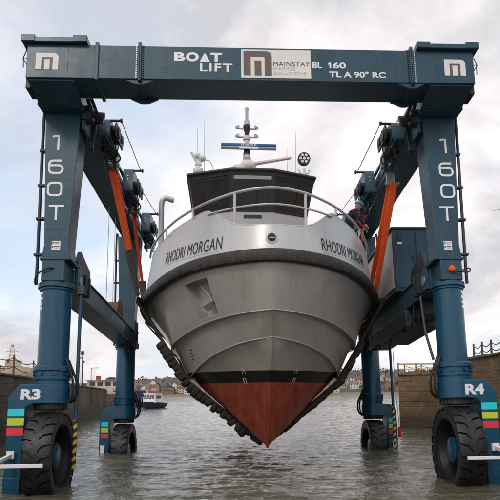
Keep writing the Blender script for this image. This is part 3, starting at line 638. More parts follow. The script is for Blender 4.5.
def keel(s): q = math.sqrt(s); return (0.0, _ky(q), _kz(q))
_dr = mono([0, .6, 1.2, 2.1, 3.1, 4.3, 6, 9, 16], [0, .01, .035, .13, .27, .39, .47, .52, .5])
def drop(Y): return _dr(Y)
def rail(s): return (Bh(s), s, -.06-drop(s))
def plan(Y):     # point and outward normal (x, y) of the sheer line, starboard
    if Y < 1e-4: return (0., 0.), (0., -1.)
    e = min(.02, Y*.3); dx_ = Bh(Y+e)-Bh(Y-e); dy_ = 2*e; l = math.hypot(dx_, dy_); return (Bh(Y), Y), (dy_/l, -dx_/l)
LEAN = .16
_tz = mono([0, .15, .39, .65, .9, 1.04, 1.2, 1.6, 2.4, 3.2, 4.5, 8, 16], [.66, .68, .78, 1.0, 1.2, 1.27, 1.26, 1.21, 1.13, 1.02, .95, .9, .9])
def bul(Y, z, off=0.):
    (x, y), (nx, ny) = plan(Y); k = off-LEAN*max(0, z+drop(Y)-.04); return (max(x+nx*k, 0.), y+ny*k, z)
def ss(n, top=15.): return [top*(i/n)**2.3 for i in range(n+1)]

BO = empty('work_boat', 'grey aluminium work boat with red bottom hanging bow first in orange slings', 'boat')
bmat_h = R(.35); bmat_y = R(-1.8)
cy, sy = math.cos(bmat_y), math.sin(bmat_y); ch, sh = math.cos(bmat_h), math.sin(bmat_h)
# columns: images of the boat's x, y, z axes
ex = Vector((cy*ch, -sy*ch, -sh)); ey = Vector((sy, cy, 0)); ez = Vector((cy*sh, -sy*sh, ch))
BM = Matrix((ex, ey, ez)).transposed().to_4x4(); BM.translation = (.41, -.71, 6.295); BO.matrix_world = BM
def mir(p, sx): return (sx*p[0], p[1], p[2])
hull = MB(); S = ss(56)
PS0, PS1, PV0, PV1 = .78, 1.42, .24, .92      # anchor pocket cut in the port bow
SP = sorted(set(S+[PS0, PS1])); V1 = sorted(set([i/8 for i in range(9)]+[PV0, PV1]))
def lerp(a, b, v): return tuple(p*(1-v)+q*v for p, q in zip(a, b))
def p1(s, v, sx):
    if sx < 0: s = s*(1+.48*(.57-v)*max(0, 1-s/5))
    return mir(lerp(rail(s), chine1(s), v), sx)
def inset(c, d): return (c[0]*(1-d*.75/max(c[0], .6)) if c[0] > 0 else 0, c[1]+d*.55, c[2]-.02)
for sx in (-1, 1):
    for i in range(len(SP)-1):
        for j in range(len(V1)-1):
            sm = (SP[i]+SP[i+1])/2; vm = (V1[j]+V1[j+1])/2
            if sx < 0 and PS0 < sm < PS1 and PV0 < vm < PV1: continue
            hull.add([p1(SP[i], V1[j], sx), p1(SP[i+1], V1[j], sx), p1(SP[i+1], V1[j+1], sx), p1(SP[i], V1[j+1], sx)], [(0, 1, 2, 3)])
hull_o = hull.build('hull', 'hull', BO, smooth=20)
# lower strakes, spray rail under each chine
st = MB()
for sx in (-1, 1):
    st.loft([[mir(lerp(inset(chine1(s), .15), chine2(s), k/6), sx) for k in range(7)] for s in S])
    st.loft([[mir(chine1(s), sx), mir(inset(chine1(s), .15), sx)] for s in S])
lower = st.build('middle_strake', 'hull', BO, smooth=20)
st = MB()
for sx in (-1, 1):
    st.loft([[mir(lerp(inset(chine2(s), .12), keel(s), k/10), sx) for k in range(11)] for s in S])
    st.loft([[mir(chine2(s), sx), mir(inset(chine2(s), .12), sx)] for s in S])
bottom = st.build('bottom', 'hull', BO, smooth=20)
# chine edges in the bulwark's lighter grey, keel bar
st = MB()
for sx in (-1, 1):
    for c in (chine1, chine2): st.tube([mir((lambda q: (q[0]+.003, q[1]-.002, q[2]-.004))(c(s)), sx) for s in S[:48]], .010, 6)
st.build('chine_edge', 'alu', BO)
st = MB(); st.tube([(0, keel(s)[1]-.005, keel(s)[2]-.005) for s in S], .03, 8); st.tube([(0, .3, -1.25), (0, .75, -1.84)], .012, 8); st.build('keel_bar', 'hull', BO)
# transom and deck
st = MB(); s = 15.
st.add([mir(rail(s), 1), mir(chine1(s), 1), mir(chine2(s), 1), keel(s), mir(chine2(s), -1), mir(chine1(s), -1), mir(rail(s), -1)], [tuple(range(7))]); st.build('transom', 'hull', BO)
st = MB(); st.loft([[(-bul(s, .5)[0]+.02, max(bul(s, .5)[1], .25), .55), (bul(s, .5)[0]-.02, max(bul(s, .5)[1], .25), .55)] for s in S if s > .3]); st.build('deck', 'grey', BO)
# anchor pocket
pk = MB(); c4 = [p1(PS0, PV0, -1), p1(PS1, PV0, -1), p1(PS1, PV1, -1), p1(PS0, PV1, -1)]
nrm = (Vector(c4[1])-Vector(c4[0])).cross(Vector(c4[3])-Vector(c4[0])).normalized()
if nrm.y < 0: nrm = -nrm
b4 = [tuple(Vector(p)+nrm*.34+Vector((0, 0, .10 if k > 1 else 0))) for k, p in enumerate(c4)]
edge_t = [p1(PS0+(PS1-PS0)*k/6, PV0, -1) for k in range(7)]; 
pk.add(c4+b4, [(4, 5, 6, 7), (0, 1, 5, 4), (1, 2, 6, 5), (2, 3, 7, 6), (3, 0, 4, 7)])
pko = pk.build('anchor_pocket', 'hull', BO, smooth=0)
cen = sum((Vector(p) for p in b4), Vector())/4-nrm*.12
ax = (Vector(c4[0])-Vector(c4[1])).normalized(); dn = (Vector(c4[3])-Vector(c4[0])).normalized()
an = MB(); an.tube([cen-dn*.36-ax*.17, cen+dn*.0+ax*.05], .022, 8); an.tube([cen-dn*.02+ax*.22, cen+ax*.04], .02, 8); an.tube([cen+ax*.04, cen+dn*.22+ax*.1], .028, 8)
an.add([tuple(cen+dn*.22-ax*.14-nrm*.18), tuple(cen+dn*.16+ax*.26-nrm*.18), tuple(cen+dn*.20+ax*.26+nrm*.1), tuple(cen+dn*.26-ax*.14+nrm*.1), tuple(cen+dn*.36-ax*.05-nrm*.14), tuple(cen+dn*.33+ax*.26-nrm*.14)], [(0, 1, 2, 3), (0, 1, 5, 4)])
an.build('anchor', 'galv', pko)
# fender
fd = MB(); ring = [(0, .08), (.07, .085), (.12, .05), (.14, -.02), (.14, -.13), (.12, -.19), (.06, -.22), (0, -.22)]
path = [(s, -1) for s in S[::-1]]+[(s, 1) for s in S[1:]]
rows = []
for s, sx in path:
    (x, y), (nx, ny) = plan(s); rows.append([(sx*(x+nx*o), y+ny*o, z-drop(s)) for o, z in ring])
fd.loft(rows, True); fd.build('fender', 'fender', BO, smooth=40)
# bulwark, with thickness
bw = MB(); SB = sorted(set(S+[.95, 1.0, 1.04, 1.08, 1.15]))
for sx in (-1, 1):
    bw.loft([[mir(bul(s, .02-drop(s)+(_tz(s)-.02+drop(s))*k/6), sx) for k in range(7)]+[mir(bul(s, _tz(s)-(_tz(s)-.02+drop(s))*k/6, -.05), sx) for k in range(7)] for s in SB])
bwo = bw.build('bulwark', 'alu', BO, smooth=28)
cp = MB()
for sx in (-1, 1): cp.tube([mir(bul(s, _tz(s)+.005, -.025), sx) for s in SB], .028, 8)
cp.build('capping', 'alu', bwo)
# boat name on both bows
arcs = [(0, 0)]; y_ = 0
while y_ < 6: y_ += .01; arcs.append((arcs[-1][0]+math.hypot(Bh(y_)-Bh(y_-.01), .01), y_))
def Yarc(a):
    lo, hi = 0, len(arcs)-1
    while hi-lo > 1:
        mi = (lo+hi)//2
        if arcs[mi][0] < a: lo = mi
        else: hi = mi
    t = (a-arcs[lo][0])/(arcs[hi][0]-arcs[lo][0]); return arcs[lo][1]*(1-t)+arcs[hi][1]*t
def Aarc(Y): return min(arcs, key=lambda q: abs(q[1]-Y))[0]
a0, a1 = Aarc(.54), Aarc(2.52)
for sx in (-1, 1):
    vs_, fs_ = glyphs('RHODRI MORGAN', 0, 1.05)
    pts = []
    for u, w_, t in vs_:
        a = a1-(a1-a0)*u if sx < 0 else a0+(a1-a0)*u
        Y = Yarc(a); z = .20+.31*w_+.05*((a-a0)/(a1-a0)); pts.append(mir(bul(Y, z, .004+.004*t), sx))
    q = MB(); q.add(pts, fs_); q.build('name_lettering', 'ink', bwo, smooth=0)
    q = MB(); q.tube([mir(bul(Yarc(a0+(a1-a0)*k/30), .155+.05*k/30, .002), sx) for k in range(31)], .004, 4); q.build('name_underline', 'grey', bwo)
# hawse ring at the stem
q = MB(); c = bul(0.0, .36); q.lathe([(.085, .06), (.085, -.03), (.10, -.05), (.135, -.045), (.14, 0)], (-.06, c[1]+LEAN*.3-.035, .35), 'y', 32); ha = q.build('hawse_ring', 'alu', bwo)
q = MB(); q.cyl((-.06, .02, .35), (-.06, .05, .35), .086, n=24); q.build('hawse_hole', 'ink', bwo)
q = MB(); q.box(-.12, 0, -.035, -.01, .325, .345); q.build('hawse_bar', 'alu', bwo)
# railing
_rz = mono([0, .3, .7, 1.1, 1.45, 2.05, 2.75, 3.3, 4.2, 5], [1.56, 1.54, 1.495, 1.46, 1.42, 1.36, 1.27, 1.2, 1.08, 1.0])
def rp(s, z): q = bul(s, z, 0); (x, y), (nx, ny) = plan(s); return (max(x-nx*.16, 0), y-ny*.16 if s > 0 else .16, z)
SR = [5*(i/40)**2 for i in range(41)]
q = MB(); q.tube([mir(rp(s, _rz(s)), -1) for s in SR[::-1]]+[mir(rp(s, _rz(s)), 1) for s in SR[1:]], .032, 10); ra = q.build('railing', 'alu', BO, smooth=60)
SL = [.95*(i/16)**2 for i in range(17)]
q = MB(); q.tube([mir(rp(s, 1.17), -1) for s in SL[::-1]]+[mir(rp(s, 1.17), 1) for s in SL[1:]], .024, 8); q.build('lower_rail', 'alu', ra, smooth=60)
for sx, s in ((-1, .37), (1, .30), (-1, 1.42), (1, 1.1), (-1, 2.7), (1, 2.5)):
    q = MB(); a = rp(s, _tz(s)-.02); b = rp(s, _rz(s)); q.tube([mir(a, sx), mir(b, sx)], .034 if s < 1 else .028, 10); q.build('stanchion', 'alu', ra)
# wheelhouse
cxw = -.20
def W(x, y, z): return (cxw+x, y, z)
rf = [(-2.1, 5.62), (-.68, 5.0), (.68, 5.0), (2.1, 5.62), (2.1, 9.6), (-2.1, 9.6)]
bt = [(-1.86, 5.98), (-.67, 5.42), (.67, 5.42), (1.86, 5.98), (1.86, 9.4), (-1.86, 9.4)]
ZR, ZB = 3.84, 2.62
rfi = [(x*.985, y+.035) for x, y in rf]
q = MB(); q.loft([[W(x, y, ZB) for x, y in bt], [W(x, y, ZR) for x, y in rfi]], True); wheel_h = q.build('wheelhouse', 'roofgrey', BO, .01)
q = MB(); q.loft([[W(x, y, .5) for x, y in bt], [W(x, y, ZB) for x, y in bt]], True); q.build('front_wall', 'grey', wheel_h, .01)
q = MB(); big = [(x*1.01, y-.03 if y < 6 else y) for x, y in rf]
q.loft([[W(x, y, ZR) for x, y in big], [W(x, y, ZR+.07) for x, y in big]], True); q.add([W(x, y, ZR+.07) for x, y in big], [(0, 1, 2, 3, 4, 5)]); q.add([W(x, y, ZR) for x, y in big], [(5, 4, 3, 2, 1, 0)]); q.build('roof', 'roofgrey', wheel_h, .015)
q = MB(); q.box(cxw-1.2, cxw+1.2, 5.9, 7.6, ZR+.07, ZR+.16); q.build('roof_plinth', 'grey', wheel_h, .02)
def facet(i, u0, u1, v0, v1, off):
    A = Vector(W(*bt[i], ZB)); B_ = Vector(W(*bt[i+1], ZB)); C = Vector(W(*rfi[i+1], ZR)); D_ = Vector(W(*rfi[i], ZR))
    n_ = (B_-A).cross(D_-A).normalized()
    if n_.y > 0: n_ = -n_
    f = lambda u, v: tuple((A*(1-u)+B_*u)*(1-v)+(D_*(1-u)+C*u)*v+n_*off)
    return [f(u0, v0), f(u1, v0), f(u1, v1), f(u0, v1)]
for i in range(3):
    q = MB(); a = facet(i, .045, .955, .05, .90, .006); b = facet(i, .045, .955, .05, .90, -.01); q.hexa(b, a); wi = q.build('window', 'winglass', wheel_h)
    q = MB()
    for (u0, u1, v0, v1) in ((.02, .045, .02, .93), (.955, .98, .02, .93), (.045, .955, .02, .05), (.045, .955, .90, .93)): q.hexa(facet(i, u0, u1, v0, v1, -.01), facet(i, u0, u1, v0, v1, .02))
    q.build('window_frame', 'roofgrey', wheel_h, .004)
    q = MB(); q.hexa(facet(i, .05, .95, .80, .885, .006), facet(i, .05, .95, .80, .885, .012)); q.build('sun_visor', 'grey' if i == 1 else 'dark', wheel_h)
    q = MB(); p_ = facet(i, .5, .52, .12, .75, .03); q.hexa(facet(i, .3 if i == 0 else .6, .315 if i == 0 else .615, .12, .6, .008), facet(i, .3 if i == 0 else .6, .315 if i == 0 else .615, .12, .6, .03)); q.build('wiper', 'ink', wheel_h)
# small name board and handle under the windows
q = MB(); q.box(cxw-.28, cxw+.30, 5.40, 5.42, 2.42, 2.52); q.build('dark_plate', 'ink', wheel_h)
q = MB(); q.tube([(cxw+.05+.16*math.cos(k*PI/10), 5.38, 1.95+.14*math.sin(k*PI/10)) for k in range(11)], .015, 6); q.build('grab_handle', 'grey', wheel_h)
# mast and radars
mx_, my = -.32, 6.5
q = MB(); q.tube([(mx_, my, 3.95), (mx_, my, 4.55), (mx_, my, 4.95)], [.22, .17, .12], 16); q.cyl((mx_, my, 4.7), (mx_, my-.12, 4.86), .1, n=16); mast = q.build('mast', 'grey', BO)
q = MB(); q.cyl((mx_-.25, my-.28, 4.2), (mx_-.25, my-.28, 4.42), .3, .25, n=32); q.sphere((mx_+.02, my-.3, 4.44), .28, 24, 1, .9, .8); q.build('radome', 'pink', mast)
q = MB(); q.hexa([(-.2, 6.05, 4.45), (1.15, 5.95, 4.66), (1.15, 6.05, 4.66), (-.2, 6.25, 4.45)], [(-.2, 6.05, 4.53), (1.15, 5.95, 4.74), (1.15, 6.05, 4.74), (-.2, 6.25, 4.53)]); q.build('small_radar_arm', 'pink', mast, .02)
q = MB(); q.tube([(-.25, 6.2, 4.25), (-.9, 6.3, 4.3), (-1.3, 6.3, 4.2)], .025, 8); q.build('cable_duct', 'pink', mast)
q = MB(); q.box(-1.2, .68, my-.2, my+.02, 5.185, 5.30); rb = q.build('radar_antenna', 'radarblue', mast, .025)
q = MB(); letter(q, 'FURUNO', -.52, .0, 5.215, 5.275, my-.201, .02, 1.1, .004); q.build('radar_lettering', 'white', rb, smooth=0)
q = MB(); q.box(-1.2, .68, my-.19, my+.01, 5.145, 5.175); q.build('antenna_base', 'grey', rb); q = MB(); q.box(-.6, .06, my-.212, my-.19, 5.10, 5.165); q.build('label_strip', 'white', rb)
q = MB(); q.cyl((mx_, my, 4.95), (mx_, my, 5.15), .13, .1, n=16); q.build('radar_gearbox', 'ink', mast)
q = MB(); q.cyl((mx_, my, 5.29), (mx_, my, 5.5), .07, .09, n=14); q.cyl((mx_, my, 5.5), (mx_, my, 5.62), .13, n=16); q.build('mast_top', 'pink', mast)
q = MB(); q.cyl((mx_, my, 5.62), (mx_, my, 5.95), .05, .13, n=16); q.cyl((mx_, my, 5.95), (mx_, my, 6.03), .13, .11, n=16); q.build('lamp_housing', 'ink', mast)
q = MB(); q.cyl((mx_, my, 6.03), (mx_, my, 6.18), .1, .09, n=14); q.cyl((mx_, my, 6.18), (mx_, my, 6.6), .055, n=12); q.cyl((mx_, my, 6.55), (mx_, my, 6.64), .062, n=12); q.build('mast_light', 'grey', mast)
for z in (5.60, 5.90):
    q = MB(); q.tube([(mx_-.36, my, z+.07), (mx_-.32, my, z), (mx_+.32, my, z), (mx_+.36, my, z+.07)], .028, 8)
    for s in (-1, 1): q.cyl((mx_+s*.30, my, z), (mx_+s*.30, my, z+.1), .045, n=10)
    q.build('spreader', 'grey', mast)
# roof gear
wx = -1.95
q = MB(); q.cyl((wx, 5.9, 3.9), (wx, 5.9, 3.98), .17, n=18); q.cyl((wx, 5.9, 3.98), (wx, 5.9, 4.08), .12, .17, n=18); q.cyl((wx, 5.9, 4.08), (wx, 5.9, 4.18), .17, n=18); q.cyl((wx, 5.9, 4.18), (wx, 5.9, 4.34), .06, n=10)
q.box(wx-.11, wx+.11, 5.82, 5.98, 4.32, 4.52); q.sphere((wx+.12, 5.85, 4.55), .13, 12); q.sphere((wx-.02, 5.85, 4.63), .12, 12); q.tube([(wx-.08, 5.85, 4.45), (wx-.22, 5.8, 4.72)], .04, 8); q.tube([(wx+.1, 5.9, 4.5), (wx+.36, 5.95, 4.5), (wx+.48, 6, 4.25), (wx+.5, 6, 3.95)], .018, 6); q.build('searchlight', 'white', wheel_h)
lx = 1.56
q = MB(); q.cyl((lx, 5.9, 3.9), (lx, 5.9, 4.0), .2, n=18); q.build('lamp_foot', 'ink', wheel_h)
q = MB(); q.tube([(lx-.18, 5.9, 4.25), (lx-.1, 5.9, 4.12), (lx+.1, 5.9, 4.12), (lx+.18, 5.9, 4.25)], .03, 8); q.cyl((lx, 5.9, 4.0), (lx, 5.9, 4.3), .05, n=10); q.build('lamp_yoke', 'white', wheel_h)
q = MB(); q.cyl((lx, 5.82, 4.62), (lx, 5.98, 4.62), .21, n=28); lp = q.build('round_lamp', 'ink', wheel_h)
q = MB(); q.cyl((lx, 5.80, 4.62), (lx, 5.825, 4.62), .05, n=14)
for k in range(6): a = 2*PI*k/6; q.cyl((lx+.125*math.cos(a), 5.80, 4.62+.125*math.sin(a)), (lx+.125*math.cos(a), 5.825, 4.62+.125*math.sin(a)), .047, n=14)
q.build('lens', 'white', lp)
for x, y, h in ((wx-.05, 6.4, 1.9), (wx+.18, 6.6, 2.3), (wx+.3, 7.0, 1.6), (1.35, 6.4, 1.9), (1.1, 6.8, 1.5)):
    q = MB(); q.cyl((x, y, 3.9), (x, y, 3.9+h), .010, .006, n=6); q.build('whip_antenna', 'grey', wheel_h)
# goose neck pipe aft to port
q = MB(); q.tube([(-3.24, 7, .6), (-3.24, 7, 3.2)]+[(-3.24+.17*(1-math.cos(k*PI/8)), 7, 3.35+.2*math.sin(k*PI/8)) for k in range(1, 6)]+[(-2.93, 7, 3.5), (-2.82, 7, 3.48)], .095, 14); q.build('vent_pipe', 'alu', BO)
# draft marks on both sides of the bottom and small marks on the strakes
def bot(s, v, sx, off=.008):
    p = Vector(mir(lerp(inset(chine2(s), .12), keel(s), v), sx)); p2 = Vector(mir(lerp(inset(chine2(s+.03), .12), keel(s+.03), v), sx)); p3 = Vector(mir(lerp(inset(chine2(s), .12), keel(s), v+.03), sx))
    n_ = (p2-p).cross(p3-p).normalized(); n_ = n_ if n_.y < 0 else -n_; return p+n_*off, n_
def solve_bot(x, z, sx):
    return min(((abs(bot(s, v, sx)[0].x-sx*x)+abs(bot(s, v, sx)[0].z-z), s, v) for s in [k*.06 for k in range(1, 30)] for v in [k*.02 for k in range(1, 48)]))[1:]
for sx, x in ((-1, .66), (1, .66)):
    for z, txt in ((-2.60, 'V'), (-2.86, 'V')):
        dmk = MB()
        s, v = solve_bot(x-(.04 if z < -2.7 else 0), z, sx); p, n_ = bot(s, v, sx)
        rx = Vector((0, 0, 1)).cross(n_).normalized()*(1); 
        if rx.x < 0: rx = -rx
        uy = n_.cross(rx); uy = uy if uy.z > 0 else -uy
        vs_, fs_ = glyphs('M' if z > -2.7 else 'n', 0)
        dmk.add([tuple(p+rx*((u-.5)*.09)+uy*((w_-.5)*.16)+n_*(.003*t)) for u, w_, t in vs_], fs_)
        dmk.build('draft_mark', 'grey', BO, smooth=0)
def strake(s, v, sx, off=.006):
    f = lambda s, v: Vector(mir(lerp(inset(chine1(s), .15), chine2(s), v), sx)); p = f(s, v); n_ = (f(s+.03, v)-p).cross(f(s, v+.03)-p).normalized(); n_ = n_ if n_.y < 0 else -n_; return p+n_*off
for sx in (-1, 1):
    q = MB()
    for k in range(4):
        v0 = .36+.09*k
        q.add([tuple(strake(a, b, sx)) for a, b in ((1.92-.02*k, v0), (1.80-.02*k, v0+.03), (1.80-.02*k, v0+.055), (1.92-.02*k, v0+.025))], [(0, 1, 2, 3)])
    q.build('strake_mark', 'ink', BO, smooth=0)

# ------------------------------------------------------------------ slings
def bw_(p): return BM @ Vector(p)
YS = 4.2
def strap(mb, pts, wd, th, tw=(90, 90)):   # flat strap; its width turns from tw[0] to tw[1] degrees (90: along Y, 0: along X)
    rows = []
    for i, p in enumerate(pts):
        a = Vector(pts[max(i-1, 0)]); b = Vector(pts[min(i+1, len(pts)-1)]); t = (b-a).normalized(); an_ = R(tw[0]+(tw[1]-tw[0])*i/(len(pts)-1)); y = Vector((math.cos(an_), math.sin(an_), 0)); y = (y-t*y.dot(t)).normalized(); n_ = t.cross(y).normalized()*th/2; y = y*wd/2; p = Vector(p)
        rows.append([tuple(p-y-n_), tuple(p+y-n_), tuple(p+y+n_), tuple(p-y+n_)])
    mb.loft(rows, True); mb.add(rows[0], [(0, 1, 2, 3)]); mb.add(rows[-1], [(3, 2, 1, 0)])
def sling(name, label, yb, yp, pads, col_m):
    root = empty(name, label, 'sling', tuple(bw_((0, yb, -4.85))), group=None)
    inv = Matrix.Translation(bw_((0, yb, -4.85))).inverted()
    def loc(p): return tuple(inv @ Vector(p))
    for sx in (-1, 1):
        rail_p = bw_((sx*(Bh(yb)+(.17 if sx < 0 else -.06)), yb+(0 if sx < 0 else .25), -.10-drop(yb))); y = rail_p.y
        gy = y; top = Vector((sx*4.02, gy*.9966+.0, 0)); 
        zt = 9.86*.9966-.083*yp; top = Vector((sx*4.01, yp*.9966+.82, zt))
        if sx > 0 and pads:      # longer shackle on this side
            m = MB(); a_ = Vector(top); b_ = Vector((4.14, top.y, zt-.42)); m.box(*[c for k in range(3) for c in (min(loc(a_)[k], loc(b_)[k])-.05, max(loc(a_)[k], loc(b_)[k])+.05)]); m.cyl(loc(b_+Vector((-.2, 0, 0))), loc(b_+Vector((.2, 0, 0))), .05, n=12); m.build('shackle', 'galv', root, .01); top = b_
        split = .62 if sx < 0 else .97
        m = MB()
        for k, (dy, dxx) in enumerate(((-.05, .02), (.05, -.02)) if sx < 0 else ((-.10, .065), (.12, -.065))):
            pts = [loc(top.lerp(rail_p, f*split/6)+Vector((sx*dxx*((1-f/8) if sx < 0 else (.45+f/9)), dy*1.0+(.01*math.sin(f+k)), 0))) for f in range(7)]
            strap(m, pts, (.21 if sx < 0 else .22) if pads else .08, .025, (20*sx+8*k, 42*sx+10*k))
        m.build('strap', col_m, root)
        m = MB(); strap(m, [loc(top.lerp(rail_p, split-.01+(1-split)*f/4)+Vector((sx*.01*f, 0, .03*f))) for f in range(5)], .34, .05, (40*sx, 70*sx)); m.build('wear_sleeve', 'muddy', root)
        # round the hull under tension
        y1_, y2_, y3_ = yb-.65, yb-.95, yb-1.0
        pts = [(sx*(Bh(yb)+.17), yb, -.0-drop(yb)), (sx*(Bh(yb)+.19), yb, -.16-drop(yb)), (sx*(chine1(y1_-.3)[0]+.07), y1_, chine1(y1_-.3)[2]-.02), (sx*(chine2(y2_-.75)[0]+.04), y2_, chine2(y2_-.75)[2]-.06), (0, y3_, -4.5)]
        P = [bw_(p) for p in pts]
        m = MB(); strap(m, [loc(p) for p in P], .34, .05); m.build('strap', 'muddy', root)
        if pads:
            L_ = [0]
            for a, b in zip(P[:-1], P[1:]): L_.append(L_[-1]+(b-a).length)
            tot = L_[-1]; n = 34
            for k in range(n):
                d = (k+.5)/n*(tot-.12); i = max(j for j in range(len(P)-1) if L_[j] <= d); a, b = P[i], P[i+1]; t = (b-a).normalized(); c = a+t*(d-L_[i]); out = Vector((0, 1, 0)).cross(t); out = out if out.x*sx > 0 or abs(out.x) < .05 and out.z < 0 else -out
                h = tot/n*(random.uniform(.55, .7) if sx < 0 else .62); prof = []; rw = .30+random.uniform(-.03, .03); th = (.03 if k < 10 else (random.choice((.20, .17, .22)) if sx < 0 else .11)*(1 if k < n-3 else .6))+random.uniform(-.02, .02)*(10 <= k < n-2)
                tilt = random.uniform(-.5, .5)*(sx < 0); q = MB(); rows = []
                for j in range(9):
                    u = -1+2*j/8; kx = math.sqrt(max(0, 1-u**4)); rr = (.62+.38*kx) if sx < 0 else .85+.15*kx
                    cc = c+t*(u*h+tilt*0)
                    rows.append([loc(cc+t*(tilt*h*cz_)+Vector((0, rw*rr*cx_*(1+.12*tilt), 0))+out*(th*rr*(cz_)+.01)) for cx_, cz_ in ((-1, -.1), (-1, .5), (-.75, 1), (-.3, 1.12), (.3, 1.12), (.75, 1), (1, .5), (1, -.1))])
                q.loft(rows, True); q.add(rows[0], [tuple(range(8))]); q.add(rows[-1], [tuple(range(8))[::-1]]); q.build('pad', 'pad', root, smooth=50)
    return root
sling('lifting_sling', 'orange webbing sling with dark rubber pads under the bow of the grey boat', YS, 2.1, True, 'orange')
sling('lifting_sling', 'red webbing sling further aft round the grey boat behind the padded one', 8.3, 5.55, False, 'redweb')

# ------------------------------------------------------------------ person on deck
def person():
    O_ = bw_((2.42, 3.35, .58))
    root = empty('person', 'person in dark jacket and blue helmet leaning over the bulwark beside the railing', 'person', tuple(O_), (0, 0, R(-2)))
    J = {'pel': ((0, .05, .92), .15), 'chest': ((.12, -.02, 1.28), .165), 'neck': ((.24, -.05, 1.45), .065), 'hd': ((.29, -.06, 1.53), .06),
         'kl': ((.03, .17, .48), .075), 'al': ((0, .18, .09), .05), 'tl': ((.12, .17, .04), .045), 'kr': ((.06, -.1, .48), .075), 'ar': ((.0, -.1, .09), .05), 'tr': ((.12, -.1, .04), .045),
         'hl': ((0, .12, .86), .11), 'hr': ((0, -.06, .86), .11),
         'sl': ((.17, .17, 1.38), .085), 'el': ((.33, .27, 1.16), .055), 'wl': ((.5, .20, 1.02), .036), 'sr': ((.17, -.21, 1.38), .085), 'er': ((.30, -.34, 1.15), .055), 'wr': ((.46, -.24, 1.0), .036)}
    ks = list(J); E_ = [('pel', 'chest'), ('chest', 'neck'), ('neck', 'hd'), ('pel', 'hl'), ('hl', 'kl'), ('kl', 'al'), ('al', 'tl'), ('pel', 'hr'), ('hr', 'kr'), ('kr', 'ar'), ('ar', 'tr'), ('chest', 'sl'), ('sl', 'el'), ('el', 'wl'), ('chest', 'sr'), ('sr', 'er'), ('er', 'wr')]
    def skin(nm, pts, edges, rad, m, lv=2):
        me = bpy.data.meshes.new(nm); me.from_pydata(pts, edges, []); o = bpy.data.objects.new(nm, me); COL.objects.link(o); o.parent = root
        md = o.modifiers.new('skin', 'SKIN'); sv = me.skin_vertices[0] if me.skin_vertices else None
        if not me.skin_vertices: me.attributes.new  # layer is made by the modifier below
        return o, md
    me = bpy.data.meshes.new('body'); me.from_pydata([J[k][0] for k in ks], [(ks.index(a), ks.index(b)) for a, b in E_], [])
    o = bpy.data.objects.new('body', me); COL.objects.link(o); o.parent = root
    bm_ = bmesh.new(); bm_.from_mesh(me); ly = bm_.verts.layers.skin.verify()
    bm_.verts.ensure_lookup_table()
    for v, k in zip(bm_.verts, ks): v[ly].radius = (J[k][1], J[k][1]); v[ly].use_root = (k == 'pel')
    bm_.to_mesh(me); bm_.free()
    o.modifiers.new('skin', 'SKIN').use_smooth_shade = True; o.modifiers.new('sub', 'SUBSURF').levels = 2; o.modifiers['sub'].render_levels = 2
    me.materials.append(M['jacket'])
    # head with nose, ears, brow; turned to starboard and down
    rot = Matrix.Rotation(R(28), 4, 'Y') @ Matrix.Rotation(R(-20), 4, 'Z'); hc = Vector((.335, -.07, 1.615))
    q = MB(); rows = []
    for i in range(13):
        t_ = PI*i/12; row = []
        for j in range(20):
            a = 2*PI*j/20; x = math.sin(t_)*math.cos(a); y = math.sin(t_)*math.sin(a); z = math.cos(t_)
            px_ = x*.098*(1+.06*(x > 0)*(z < 0)); py_ = y*(.076 if z > -.2 else .076*(1+.35*(z+.2))); pz_ = z*.118
            if x > .85 and -.35 < z < .1: px_ += .022*(1-abs(y)*4 if abs(y) < .25 else 0)
            row.append(tuple(hc+rot @ Vector((px_, py_, pz_))))
        rows.append(row)
    q.loft(rows, True)
    for s in (-1, 1): q.sphere(tuple(hc+rot @ Vector((-.005, s*.078, -.005))), .026, 8, .6, .4, 1)
    q.cyl(tuple(hc+rot @ Vector((-.02, 0, -.13))), tuple(hc+rot @ Vector((-.01, 0, -.06))), .052, .05, n=14)
    q.build('head', 'skin', root, smooth=60)
    q = MB()
    for s in (-1, 1): q.sphere(tuple(hc+rot @ Vector((.088, s*.032, .012))), .011, 8)
    q.tube([tuple(hc+rot @ Vector((.092, y_, -.06))) for y_ in (-.025, 0, .025)], .006, 6); q.build('face_detail', 'brown', root)
    q = MB(); rows = []
    for i in range(8):
        t_ = PI/2*i/7; rows.append([tuple(hc+rot @ Vector((.128*math.sin(t_)*math.cos(2*PI*j/24), .108*math.sin(t_)*math.sin(2*PI*j/24), .03+.118*math.cos(t_)))) for j in range(24)])
    rows.append([tuple(hc+rot @ Vector(((.135+(.05 if math.cos(2*PI*j/24) > .2 else 0)*math.cos(2*PI*j/24))*math.cos(2*PI*j/24), .115*math.sin(2*PI*j/24), .022))) for j in range(24)])
    q.loft(rows, True); q.build('helmet', 'helmet', root, smooth=50)
    # red collar and lifejacket straps
    q = MB(); q.tube([(.17+.10*math.cos(a), -.04+.105*math.sin(a), 1.455+.03*math.cos(a)) for a in [2*PI*k/16 for k in range(17)]], .03, 8)
    for s in (-1, 1): q.tube([(.28, -.04+s*.09, 1.44), (.30, -.03+s*.10, 1.30), (.245, .0+s*.09, 1.15), (.17, .03+s*.09, 1.02)], .03, 8)
    q.build('life_jacket', 'redcloth', root, smooth=60)
